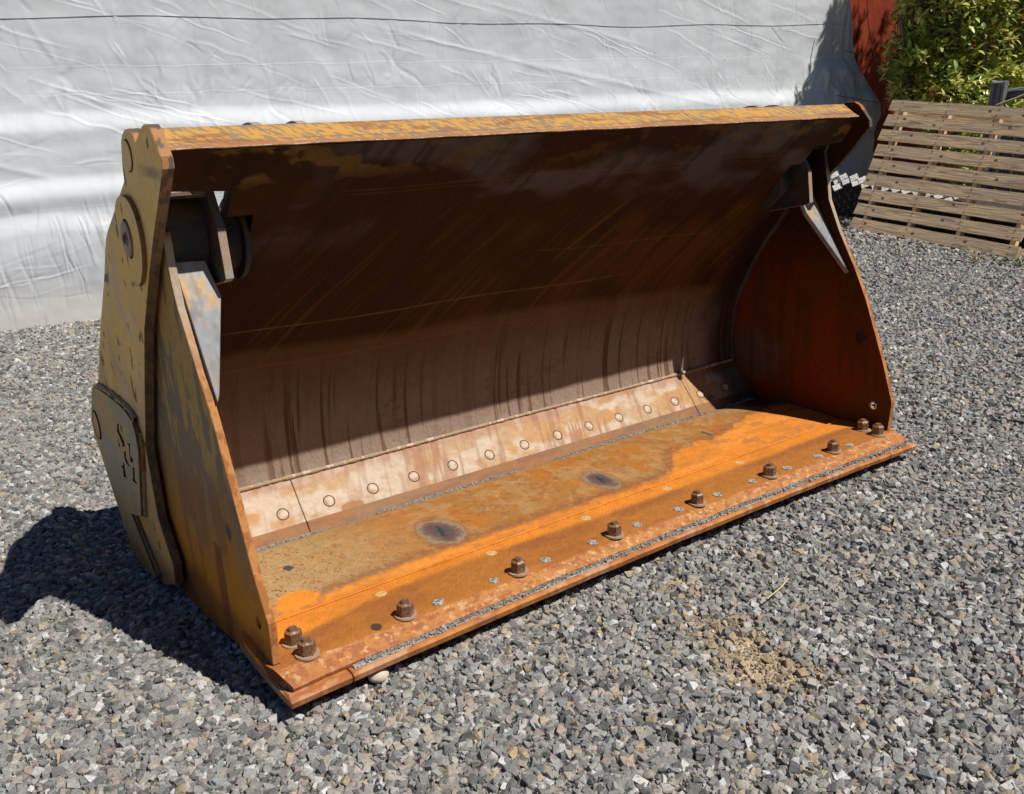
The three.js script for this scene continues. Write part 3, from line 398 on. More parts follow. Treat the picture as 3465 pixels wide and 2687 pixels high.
// inside sheet: a closed shell with pockets cut out at both upper corners
{
  const rows = []; const rim = (y) => y > 1.236 ? 1.306 : y > 1.172 ? 1.150 : y > 1.042 ? 1.083 + 0.02 * ss(1.06, 1.042, y) : 1.283;
  const ys = [1.236, 1.172, 1.042]; const N = 90, ss_ = [];
  for (let i = 0; i <= N; i++) ss_.push(i / N * WL);
  for (const y of ys) { const s = sAtY(y); ss_.push(s - 0.0006, s + 0.0006); }
  ss_.sort((a, b) => a - b);
  const NX = 40, T = 0.014, pos = [], uv = [], idx = [];
  const side = (off) => { const base = pos.length / 3; for (const s of ss_) { const p = wAt(s), t = wTan(s), e = rim(p.y), ny = -t.z, nz = t.y; for (let i = 0; i <= NX; i++) { const x = -e + 2 * e * i / NX; pos.push(x, p.y + off * (-ny) * 1, p.z + off * nz * 1); uv.push((x + 1.3) / 2.6, s / WL); } } return base; };
  const f0 = side(0), b0 = side(T); const W = NX + 1, R_ = ss_.length;
  const q = (a, b, c, d) => idx.push(a, b, c, b, d, c);
  for (let j = 0; j < R_ - 1; j++) { for (let i = 0; i < NX; i++) { const a = j * W + i; q(f0 + a, f0 + a + W, f0 + a + 1, f0 + a + W + 1); q(b0 + a, b0 + a + 1, b0 + a + W, b0 + a + W + 1); } const l = j * W, r = l + NX; q(f0 + l, b0 + l, f0 + l + W, b0 + l + W); q(f0 + r, f0 + r + W, b0 + r, b0 + r + W); }
  const g = new THREE.BufferGeometry(); g.setAttribute('position', new THREE.Float32BufferAttribute(pos, 3)); g.setAttribute('uv', new THREE.Float32BufferAttribute(uv, 2)); g.setIndex(idx);
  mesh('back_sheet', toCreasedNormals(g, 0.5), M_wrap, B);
}
// lip beam along the top
{
  const g = profX([[0.8765, 1.327], [0.804, 1.379], [0.772, 1.368], [0.735, 1.30], [0.785, 1.236], [0.800, 1.236], [0.862, 1.3225]], -1.311, 1.311, 0.004, 60);
  { const p = g.attributes.position; for (let i = 0; i < p.count; i++) { const x = p.getX(i), y = p.getY(i), z = p.getZ(i); if (z > 0.86) { p.setZ(i, z + 0.006 * (fbm(x * 14, 3, 3) - 0.5)); p.setY(i, y + 0.004 * (fbm(x * 17, 8, 3) - 0.5)); } } }
  mesh('lip_beam', uvBy(g, M_beam, (x, y, z, nx, ny, nz) => ny > 0.3 ? [x, Math.hypot(z - 0.8765, y - 1.327)] : [x, 0.1 + z * 0.05]), M_beam, B);
}
// floor and cutting edge
const bow = (x, z) => -0.030 * ss(1.0, 1.17, z) * (1 - (x / 1.31) ** 2);
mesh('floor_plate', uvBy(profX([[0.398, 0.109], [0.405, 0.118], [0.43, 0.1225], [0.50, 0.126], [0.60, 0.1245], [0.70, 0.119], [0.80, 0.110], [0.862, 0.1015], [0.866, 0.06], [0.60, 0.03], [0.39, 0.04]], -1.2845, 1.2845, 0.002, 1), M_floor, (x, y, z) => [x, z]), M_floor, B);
mesh('cutting_edge', uvBy((() => { const s = new THREE.Shape([[-1.306, 0.845], [1.306, 0.845], [1.316, 0.86], [1.324, 1.02], [1.29, 1.152], [-1.29, 1.152], [-1.324, 1.02], [-1.316, 0.86]].map(([a, b]) => new THREE.Vector2(a, -b)));
  const hole = new THREE.Path(); hole.absarc(-1.023, -1.061, 0.013, 0, Math.PI * 2); s.holes.push(hole);
  const g = new THREE.ExtrudeGeometry(s, { depth: 0.034, bevelEnabled: false, curveSegments: 10 }); g.rotateX(-Math.PI / 2);   // x, y up, z = -shape y
  const tess = (geo) => { let a = geo.toNonIndexed(); return a; };
  // cut the sheet finely so that the bevel and the worn bow can be shaped
  const P = [], top = [], NXX = 150, prof = [[0.847, 0.1035], [0.88, 0.1045], [0.93, 0.103], [0.99, 0.1005], [1.05, 0.098], [1.076, 0.0968], [1.082, 0.0955], [1.115, 0.087], [1.148, 0.0775], [1.152, 0.074], [1.148, 0.064], [1.06, 0.062], [0.85, 0.055]];
  const pos = [], idx = []; const n = prof.length;
  for (let i = 0; i <= NXX; i++) { const u = -1 + 2 * i / NXX; for (const [z, y] of prof) { const lim = z < 1.02 ? 1.308 + 0.016 * ss(0.85, 0.9, z) : 1.324 - (z - 1.02) * 0.24; const x = u * lim; let yy = y, zz = z + bow(x, z); if (z > 1.06) { yy += 0.0022 * (fbm(x * 26, z * 30, 3) - 0.5); zz += (z > 1.14 ? 0.008 : 0) * (fbm(x * 10, 2, 3) - 0.5); } pos.push(x, yy, zz); } }
  for (let i = 0; i < NXX; i++) for (let k = 0; k < n; k++) { const k2 = (k + 1) % n, a = i * n + k, b = i * n + k2, c = a + n, d = b + n; idx.push(a, b, c, b, d, c); }
  for (const e of [0, NXX]) for (let k = 1; k < n - 1; k++) { const a = e * n; if (e) idx.push(a, a + k, a + k + 1); else idx.push(a, a + k + 1, a + k); }
  const gg = new THREE.BufferGeometry(); gg.setAttribute('position', new THREE.Float32BufferAttribute(pos, 3)); gg.setIndex(idx); return toCreasedNormals(gg, 0.35); })(), M_cut, (x, y, z) => [x, z]), M_cut, B);
{ // bolt-on wear edge in three lengths
  for (const [a, b] of [[-1.308, -1.1495], [-1.1465, 1.1465], [1.1495, 1.308]]) {
    const g = profX([[1.02, 0.052], [1.118, 0.0575], [1.150, 0.0625], [1.172, 0.0605], [1.179, 0.054], [1.174, 0.038], [1.05, 0.022], [0.80, 0.026], [0.80, 0.045]], a, b, 0.002, Math.max(2, Math.round((b - a) / 0.03)), (x, z) => bow(x, z) + (z > 1.14 ? 0.004 * (fbm(x * 12, 5, 3) - 0.5) : 0));
    // rear outer corners are cut off
    const p = g.attributes.position; for (let i = 0; i < p.count; i++) { const x = p.getX(i), z = p.getZ(i); if (Math.abs(x) > 1.28 && z > 1.16) p.setX(i, Math.sign(x) * (Math.abs(x) + 0.004)); }
    g.computeVertexNormals(); mesh('wear_edge', uvBy(g, M_wear, (x, y, z) => [x, z]), M_wear, B);
  }
}
// liner strip with its rivets
{
  const top = [0.268, 0.279], low = [0.372, 0.149], L = Math.hypot(low[0] - top[0], low[1] - top[1]);
  const dz = (low[0] - top[0]) / L, dy = (low[1] - top[1]) / L, nz = -dy, ny = dz;
  const sOf = (y, z) => { const q = (z - top[0]) * dz + (y - top[1]) * dy; return y < 0.1485 ? L + Math.hypot(z - low[0], y - low[1]) : q; };
  const M = M_strip, segs = [[-1.284, -0.9185], [-0.9155, 0.9155], [0.9185, 1.284]], strips = [];
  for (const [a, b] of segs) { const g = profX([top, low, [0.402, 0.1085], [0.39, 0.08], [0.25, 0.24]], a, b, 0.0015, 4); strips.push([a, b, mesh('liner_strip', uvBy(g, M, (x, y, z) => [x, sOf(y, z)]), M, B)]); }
  const rv = new THREE.SphereGeometry(0.034, 24, 8, 0, 6.2832, 0, 0.57); rv.translate(0, -0.0295, 0); rv.scale(1, 1.0, 1);
  const rg = uvBy(rv, M_rivet, (x, y, z) => [x + 0.05, z + 0.05]), gap = new THREE.TorusGeometry(0.0194, 0.0018, 6, 32); gap.rotateX(Math.PI / 2); gap.scale(1, 0.5, 1);
  const up = V(0, ny, nz), q = new THREE.Quaternion().setFromUnitVectors(V(0, 1, 0), up);
  for (let i = -7; i <= 7; i++) { const x = i * 0.1637, z = 0.341, y = top[1] + (z - top[0]) * dy / dz, st = strips.find(([a, b]) => x > a && x < b)[2];
    const r = mesh('rivet', rg, M_rivet, st); r.position.set(x, y + ny * 0.0005, z + nz * 0.0005); r.quaternion.copy(q).multiply(new THREE.Quaternion().setFromAxisAngle(V(0, 1, 0), i));
    const k = mesh('rivet_recess', gap, M_black, st); k.position.set(x, y, z); k.quaternion.copy(q); }
  const w = bead([[-1.28, 0.282, 0.270], [-0.6, 0.281, 0.272], [0, 0.283, 0.269], [0.6, 0.281, 0.271], [1.28, 0.282, 0.270]], 0.0068, 0.009, 3); mesh('weld_bead', uvBy(w, M_weld, (x, y, z) => [x, z + y]), M_weld, B);
  const wf = bead([[-1.27, 0.106, 0.862], [0, 0.106, 0.858], [1.27, 0.106, 0.862]], 0.0046, 0.007, 5, 0.6); mesh('weld_bead', uvBy(wf, M_cut, (x, y, z) => [x, z]), M_cut, B);
}
// closing sheet underneath and behind
{
  const P = [[0.83, 0.05], [0.566, 0.012], [0.30, -0.006], [0.16, -0.004], [0.07, 0.06], [0.05, 0.16], [0.09, 0.32], [0.19, 0.54], [0.31, 0.76], [0.44, 0.95], [0.62, 1.14], [0.76, 1.28], [0.745, 1.29], [0.60, 1.155], [0.425, 0.965], [0.295, 0.77], [0.175, 0.55], [0.075, 0.325], [0.035, 0.16], [0.055, 0.05], [0.15, -0.018], [0.30, -0.020], [0.57, -0.002], [0.83, 0.036]];
  mesh('outer_shell', uvBy(profX(P, -1.13, 1.13, 0.001, 1), M_dark, boxUV), M_dark, B);
  const P2 = P.filter(([z, y]) => y < 0.96); mesh('outer_shell', uvBy(profX(P2.map(([z, y]) => [z, y]), -1.286, -1.1305, 0.001, 1), M_dark, boxUV), M_dark, B); mesh('outer_shell', uvBy(profX(P2, 1.1305, 1.286, 0.001, 1), M_dark, boxUV), M_dark, B);
}
// box beam across the back between the mounting plates
mesh('rear_beam', uvBy(profX([[-0.46, 0.405], [-0.34, 0.55], [-0.26, 0.61], [-0.1, 0.60], [-0.06, 0.5], [-0.06, 0.16], [-0.15, 0.085], [-0.215, 0.10], [-0.29, 0.185], [-0.42, 0.335]], -1.317, 1.311, 0.004, 1), M_dark, boxUV), M_dark, B);
// side plates
const SIDE = [[1.066, 0.101], [1.079, 0.216], [1.03, 0.385], [0.948, 0.62], [0.895, 0.74], [0.815, 0.894], [0.765, 1.015], [0.754, 1.10], [0.738, 1.20], [0.765, 1.262], [0.812, 1.312], [0.775, 1.305], [0.66, 1.20], [0.55, 1.065], [0.42, 0.93], [0.285, 0.75], [0.175, 0.55], [0.075, 0.32], [0.045, 0.16], [0.07, 0.06], [0.15, -0.014], [0.273, -0.013], [0.42, -0.004], [0.566, 0.007], [0.72, 0.026], [0.835, 0.045], [0.96, 0.080]];
{
  const hole = ring(0.995, 0.190, 0.0175, 18);
  const uvS = (x, y, z, nx) => Math.abs(nx) > 0.6 ? [z, y] : [1.24 + (Math.abs(x) - 1.28), y];
  const SIDE_L = [[1.062, 0.101], [1.072, 0.216], [1.020, 0.31], [0.980, 0.415], [0.947, 0.504], [0.915, 0.581], [0.884, 0.664], [0.846, 0.741], [0.811, 0.794], [0.780, 0.853], [0.748, 0.912], [0.724, 0.955], [0.708, 1.01], [0.699, 1.07], [0.697, 1.138], [0.62, 1.14], ...SIDE.slice(SIDE.findIndex(([z]) => z === 0.55))];
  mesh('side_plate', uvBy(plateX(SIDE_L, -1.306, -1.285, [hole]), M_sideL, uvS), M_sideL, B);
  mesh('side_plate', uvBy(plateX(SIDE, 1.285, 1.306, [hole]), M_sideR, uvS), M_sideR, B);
  for (const s of [-1, 1]) {
    const q = []; for (let i = 12; i <= 88; i += 4) { const p = wAt(i / 88 * WL * 0.99); if (p.y < 1.0) q.push([s * 1.280, p.y, p.z + 0.006]); } mesh('weld_bead', uvBy(bead(q, 0.012, 0.012, 11 + s), M_dark, boxUV), M_dark, B);
  }
}
// hinge brackets at both ends: outer mounting plate with ears, hinge tube, inner plate, gusset
const MOUNT = [[0.613, 1.362], [0.630, 1.374], [0.665, 1.386], [0.705, 1.386], [0.735, 1.372], [0.750, 1.352], [0.775, 1.362], [0.81, 1.378], [0.845, 1.386], [0.875, 1.384], [0.898, 1.371], [0.943, 1.312], [0.944, 1.285], [0.903, 1.25], [0.848, 1.202], [0.77, 1.135], [0.668, 1.04], [0.562, 0.93], [0.512, 0.88], [0.381, 0.68], [0.311, 0.565], [0.262, 0.49], [0.258, 0.26], [0.352, 0.13], [0.336, 0.06], [0.16, -0.005], [-0.07, -0.004], [-0.162, 0.002], [-0.224, 0.084], [-0.313, 0.167], [-0.436, 0.316], [-0.494, 0.38], [-0.493, 0.432], [-0.352, 0.577], [-0.277, 0.631], [-0.082, 0.827], [0.10, 0.98], [0.195, 1.075], [0.235, 1.112], [0.275, 1.135], [0.46, 1.216], [0.575, 1.268], [0.586, 1.31]];
const OVER = [[-0.352, 0.577], [-0.235, 0.590], [-0.107, 0.592], [0.058, 0.591], [0.16, 0.584], [0.225, 0.566], [0.241, 0.53], [0.240, 0.48], [0.101, 0.222], [0.085, 0.215], [-0.058, 0.184], [0.161, 0.030], [0.15, 0.018], [-0.07, 0.003], [-0.160, 0.004], [-0.222, 0.086], [-0.311, 0.169], [-0.434, 0.318], [-0.492, 0.382], [-0.491, 0.430]];
const LET = [[[-0.02, 0.506], [0.009, 0.52], [0.031, 0.52], [0.01, 0.507], [0.009, 0.49], [0.044, 0.475], [0.06, 0.459], [0.046, 0.444], [0.007, 0.436], [0.013, 0.449], [-0.01, 0.467], [-0.033, 0.48]], [[0.038, 0.519], [0.055, 0.522], [0.055, 0.494], [0.044, 0.491], [0.034, 0.506]], [[-0.044, 0.457], [-0.035, 0.458], [-0.026, 0.436], [-0.023, 0.43], [-0.051, 0.422], [-0.048, 0.435]],
  [[0.018, 0.426], [0.052, 0.434], [0.04, 0.407], [0.057, 0.393], [0.084, 0.390], [0.084, 0.384], [0.039, 0.379], [0.011, 0.389], [0.01, 0.405]], [[0.095, 0.473], [0.145, 0.477], [0.133, 0.467], [0.114, 0.431], [0.146, 0.43], [0.128, 0.409], [0.091, 0.404], [0.096, 0.425], [0.111, 0.462]],
  [[-0.027, 0.379], [-0.012, 0.372], [-0.019, 0.36], [-0.019, 0.327], [-0.012, 0.314], [-0.037, 0.319], [-0.074, 0.31], [-0.056, 0.343], [-0.078, 0.351], [-0.069, 0.356], [-0.045, 0.361]], [[0.108, 0.395], [0.141, 0.399], [0.116, 0.353], [0.143, 0.341], [0.074, 0.334], [0.072, 0.345], [0.087, 0.351]]];
{
  const uvM = (x, y, z, nx) => Math.abs(nx) > 0.6 ? [z, y] : [1.02 + (Math.abs(x) - 1.30), y];
  const uvO = (x, y, z, nx) => Math.abs(nx) > 0.6 ? [z, y] : [0.45 + (Math.abs(x) - 1.33), y];
  const gM = uvBy(plateX(MOUNT, -1.346, -1.3185), M_mount, uvM), gO = uvBy(plateX(OVER, -1.364, -1.3465, LET, 0.002), M_overlay, uvO);
  const disc = []; { const c = [0.572, 1.122]; for (let i = 0; i < 40; i++) { const t = i / 40 * 6.2832, r = 0.118 + 0.004 * Math.sin(3 * t); disc.push([c[0] + r * Math.cos(t) * 1.02, c[1] + r * Math.sin(t) * 0.98]); } }
  const gD = uvBy(plateX(disc, -1.360, -1.3465, [ring(0.567, 1.124, 0.050, 24)], 0.004), M_mount, uvM);
  const pinHead = mergeGeometries([cylX(0.0455, -1.364, -1.34, 1.124, 0.567, 32), cylX(0.017, -1.367, -1.3642, 1.124, 0.567, 20)].map((g) => g.toNonIndexed()));
  const pinDark = cylX(0.0125, -1.3685, -1.3672, 1.124, 0.567, 18);
  const upper = mergeGeometries([cylX(0.036, -1.3495, -1.3462, 1.325, 0.662, 28).toNonIndexed()]), upperRim = new THREE.TorusGeometry(0.0375, 0.0022, 6, 30); upperRim.rotateY(Math.PI / 2); upperRim.translate(-1.3465, 1.325, 0.662);
  const low3 = cylX(0.048, -1.3675, -1.3645, 0.432, -0.385, 28), low3Rim = new THREE.TorusGeometry(0.051, 0.004, 6, 30); low3Rim.rotateY(Math.PI / 2); low3Rim.translate(-1.3648, 0.432, -0.385);
  const weldO = bead([[-1.349, 0.580, -0.350], [-1.349, 0.594, -0.235], [-1.349, 0.597, -0.1], [-1.349, 0.596, 0.06], [-1.349, 0.588, 0.17], [-1.349, 0.568, 0.234]], 0.011, 0.014, 21, 1);
  const weldF = bead([[-1.349, 0.222, 0.106], [-1.349, 0.36, 0.178], [-1.349, 0.48, 0.246], [-1.349, 0.535, 0.248]], 0.008, 0.014, 22, 1), weldL = bead([[-1.350, 0.18, -0.052], [-1.350, 0.10, 0.062], [-1.350, 0.03, 0.163]], 0.007, 0.013, 23);
  const tube = mergeGeometries([cylX(0.112, -1.284, -1.188, 1.118, 0.56, 40).toNonIndexed(), cylX(0.098, -1.317, -1.284, 1.118, 0.56, 30).toNonIndexed()]);
  const tube2 = cylX(0.084, -1.164, -1.098, 1.10, 0.575, 36), washer = mergeGeometries([cylX(0.108, -1.097, -1.083, 1.10, 0.580, 36).toNonIndexed()]);
  const INNER = [[0.70, 1.236], [0.752, 1.137], [0.763, 1.012], [0.745, 1.003], [0.55, 0.975], [0.45, 1.05], [0.50, 1.236]];
  const gI = plateX(INNER, -1.187, -1.1645), gIe = null;
  const cap = plateX([[0.42, 0.99], [0.435, 1.221], [0.715, 1.2225], [0.715, 1.2155], [0.447, 1.212], [0.435, 0.99]], -1.284, -1.19, [], 0.001);
  // gusset: a flat plate standing across the corner between side plate and bracket
  const G0 = V(-1.284, 1.060, 0.673), e = V(0, 0.737 - 1.060, 0.862 - 0.673).normalize(), nG = V(0, e.z * -1, e.y).negate();
  const gp = [[-1.284, 1.060], [-1.206, 1.056], [-1.194, 0.968], [-1.274, 0.745], [-1.284, 0.728]]; const sh = new THREE.Shape(gp.map(([x, y]) => new THREE.Vector2(x, (1.060 - y) / -e.y * -1 * -1)));
  const gg = new THREE.ExtrudeGeometry(new THREE.Shape(gp.map(([x, y]) => new THREE.Vector2(x, -(1.060 - y) / Math.abs(e.y)))), { depth: 0.016, bevelEnabled: true, bevelSize: 0.0015, bevelThickness: 0.0015, bevelSegments: 1, bevelOffset: -0.0015 });
  { const m = new THREE.Matrix4().makeBasis(V(1, 0, 0), e.clone().negate(), V(0, 0, 0).crossVectors(V(1, 0, 0), e.clone().negate())); m.setPosition(0, 1.060, 0.673); gg.applyMatrix4(m); const back = V(0, 0, 0).crossVectors(V(1, 0, 0), e.clone().negate()).multiplyScalar(-0.016); gg.translate(back.x, back.y, back.z); }
  const ear = (x) => plateX(roundPoly([[0.56, 1.20], [0.58, 1.33], [0.63, 1.388], [0.69, 1.394], [0.735, 1.382], [0.75, 1.33], [0.70, 1.24]], 2), x, x + 0.028);
  for (const s of [-1, 1]) {
    const m = (g) => s < 0 ? g : mirror(g);
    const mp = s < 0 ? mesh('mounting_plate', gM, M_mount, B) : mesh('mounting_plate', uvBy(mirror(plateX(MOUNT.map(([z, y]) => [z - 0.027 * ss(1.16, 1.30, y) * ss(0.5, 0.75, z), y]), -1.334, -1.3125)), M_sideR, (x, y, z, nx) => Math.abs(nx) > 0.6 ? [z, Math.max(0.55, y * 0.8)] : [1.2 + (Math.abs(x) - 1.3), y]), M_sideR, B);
    const ov = mesh('doubler_plate', m(gO), M_overlay, B);
    mesh('weld_bead', uvBy(m(weldO), M_weld, boxUV), M_overlay, ov); mesh('weld_bead', m(uvBy(weldF, M_weld, boxUV)), M_overlay, ov); mesh('weld_bead', m(uvBy(weldL, M_weld, boxUV)), M_overlay, ov);
    const d3 = mesh('lower_pin', m(uvBy(low3, M_mount, (x, y, z) => [z, y])), M_mount, ov); mesh('pin_groove', m(low3Rim), M_black, d3.parent === ov ? ov : B);
    const bd = mesh('boss_plate', m(gD), M_mount, B); mesh('hinge_pin', m(uvBy(pinHead, M_edgeSteel, (x, y, z) => [z * 0.5, y])), M_edgeSteel, bd); mesh('grease_hole', m(pinDark), M_black, bd);
    mesh('upper_pin', m(uvBy(upper, M_mount, (x, y, z) => [z, y])), M_mount, mp); mesh('pin_groove', m(upperRim), M_black, mp);
    mesh('hinge_tube', m(uvBy(tube, M_dark, (x, y, z) => [x, y])), M_dark, B); mesh('hinge_tube', m(uvBy(tube2, M_dark, (x, y, z) => [x, y])), M_dark, B); mesh('end_washer', m(uvBy(washer, M_dark, (x, y, z) => [x, y])), M_dark, B);
    const uvI = (x, y, z, nx) => Math.abs(nx) > 0.6 ? [z, y] : [x, y];
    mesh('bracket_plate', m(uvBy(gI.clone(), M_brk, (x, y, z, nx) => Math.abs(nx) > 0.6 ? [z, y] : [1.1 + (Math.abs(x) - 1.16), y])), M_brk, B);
    mesh('cover_plate', m(uvBy(cap, M_dark, boxUV)), M_dark, B);
    mesh('gusset_plate', m(uvBy(gg.clone(), M_gus, (x, y, z) => [x, y])), M_gus, B);
    for (const x of [0.93, 1.05]) mesh('hook_ear', m(uvBy(ear(-x), M_edgeSteel, (a, b, c) => [c * 0.3, b])), M_edgeSteel, B);
  }
}
// plough nuts along the cutting edge
{
  const hex = new THREE.CylinderGeometry(0.0225, 0.0235, 0.030, 6, 1).toNonIndexed(); hex.computeVertexNormals(); const chf = new THREE.CylinderGeometry(0.0165, 0.0225, 0.004, 6, 1).toNonIndexed(); chf.translate(0, 0.017, 0); chf.computeVertexNormals();
  const nutG = uvBy(mergeGeometries([hex, chf].map((g) => { const q = g.clone(); q.deleteAttribute('uv'); return q; })), M_nut, (x, y, z, nx, ny, nz) => ny > 0.7 ? [x + 0.05, z + 0.05] : [Math.atan2(z, x) * 0.022 + 0.05, y + 0.05]);
  const wa = new THREE.CylinderGeometry(0.0305, 0.0315, 0.005, 26); const waG = uvBy(wa, M_edgeSteel, (x, y, z) => [x + 0.2, z + 0.7]);
  const st = new THREE.CylinderGeometry(0.0108, 0.0128, 0.008, 18); const stG = uvBy(st, M_nut, (x, y, z) => [x + 0.05, z + 0.05]);
  const R = rng(9), at = []; for (const k of [-5, -3, -1, 1, 3, 5]) at.push([k * 0.1868, 1.061]); at.push([-1.223, 0.995], [-1.217, 1.066], [1.228, 0.992], [1.221, 1.064]);
  for (const [x, z] of at) { const y = 0.0992 - Math.max(0, z - 0.99) * 0.03; const n = mesh('nut', nutG, M_nut, B); n.position.set(x, y + 0.0205, z); n.rotation.set(0.04 + (R() - 0.5) * 0.03, R() * 6.28, (R() - 0.5) * 0.05); const w = mesh('washer', waG, M_edgeSteel, n); w.position.y = -0.0176; const s = mesh('bolt_end', stG, M_nut, n); s.position.y = 0.0215; }
  // plugged bolt holes
  const pg = new THREE.CylinderGeometry(0.0165, 0.0165, 0.003, 22), plugs = [[-0.931, 0.914], [-0.831, 1.058], [-0.645, 1.057], [-0.552, 0.911], [-0.454, 1.053], [-0.171, 0.905], [-0.273, 1.056], [-0.082, 1.052], [0.104, 1.054], [0.202, 0.904], [0.291, 1.057], [0.473, 1.056], [0.583, 0.905], [0.664, 1.057], [0.846, 1.059], [1.034, 1.063], [-1.023, 1.061]];
  const M_plug = surface(128, 128, [0, 0.1, 0, 0.1], (a, b, o) => { const f = fbm(a * 220, b * 220, 3); o[0] = 0.25; o[1] = 0.235; o[2] = 0.21; mix3(o, [0.48, 0.46, 0.42], ss(0.5, 0.62, f)); mix3(o, [0.10, 0.09, 0.085], ss(0.42, 0.34, f)); o[3] = f; o[4] = 0.8; }, { bump: 0.004 });
  const M_plugO = surface(128, 128, [0, 0.1, 0, 0.1], (a, b, o) => { const f = fbm(a * 220, b * 220, 3); o[0] = 0.50; o[1] = 0.33; o[2] = 0.12; mix3(o, [0.60, 0.45, 0.22], ss(0.5, 0.62, f)); o[3] = f; o[4] = 0.8; }, { bump: 0.003 });
  plugs.forEach(([x, z], i) => { const hole = i === 16, mat = hole ? M_black : z < 0.95 ? M_plugO : M_plug; const m = mesh(hole ? 'bolt_hole' : 'hole_plug', uvBy(pg, mat, (a, b, c) => [a + 0.05 + 0.003 * i, c + 0.05]), mat, B); m.position.set(x, (hole ? 0.0968 : 0.0978) + (1.06 - z) * 0.03, z); m.rotation.x = 0.04; m.scale.set(hole ? 0.85 : 0.9 + 0.2 * R(), 1, 0.9 + 0.2 * R()); });
}
// fine stones caught in the groove of the wear edge and against the liner strip
{
  const M_grit = surface(1024, 32, [-1.14, 1.275, 1.13, 1.17], (x, z, o) => { const f = fbm(x * 160, z * 160, 3), g = fbm(x * 9, z * 30, 3); o[0] = 0.28 + 0.12 * f; o[1] = 0.25 + 0.11 * f; o[2] = 0.21 + 0.10 * f; mix3(o, [0.34, 0.17, 0.08], ss(0.55, 0.7, g) * 0.7); o[3] = f; o[4] = 0.95; }, { bump: 0.004 });
  mesh('packed_grit', uvBy(profX([[1.136, 0.0615], [1.143, 0.0665], [1.158, 0.0672], [1.165, 0.0625]], -1.135, 1.272, 0.0008, 80, (x, z) => bow(x, 1.16) + 0.004 * (fbm(x * 22, z * 20, 2) - 0.5)), M_grit, (x, y, z) => [x, z]), M_grit, B);
  const R = rng(31), dummy = new THREE.Object3D(), c = new THREE.Color(), add = (name, n, f) => { const im = new THREE.InstancedMesh(STONES[5], stoneMat, n); im.name = name; im.userData.kind = 'stuff'; for (let i = 0; i < n; i++) { const [x, y, z, r] = f(); dummy.position.set(x, y, z); dummy.rotation.set(R() * 6, R() * 6, R() * 6); dummy.scale.set(r * (0.8 + R()), r * (0.7 + 0.6 * R()), r * (0.8 + R())); dummy.updateMatrix(); im.setMatrixAt(i, dummy.matrix); stoneColour(R, c, 0.12); c.lerp(new THREE.Color(0.36, 0.325, 0.28), 0.72); im.setColorAt(i, c); } im.castShadow = im.receiveShadow = true; B.add(im); };
  add('groove_grit', 15000, () => { const x = -1.13 + R() * 2.40, z = 1.151 + (R() + R() - 1) * 0.015; return [x, 0.0635 + R() * 0.008 * (x < -1.1 ? 0.3 : 1), z + bow(x, 1.16), (0.0010 + 0.0032 * R() ** 4) * (0.6 + 0.8 * vn(x * 14, 6))]; });
  add('floor_grit', 5200, () => { let x = (R() * 2 - 1) * 1.27; const k = vn(x * 5, 3) > 0.42 ? 1 : 0.25; return [x, 0.1155 + 0.006 * R() * k, 0.404 + (R() - 0.5) * 0.016, (0.0010 + 0.0030 * R() ** 3) * (0.4 + 0.6 * k)]; });
}

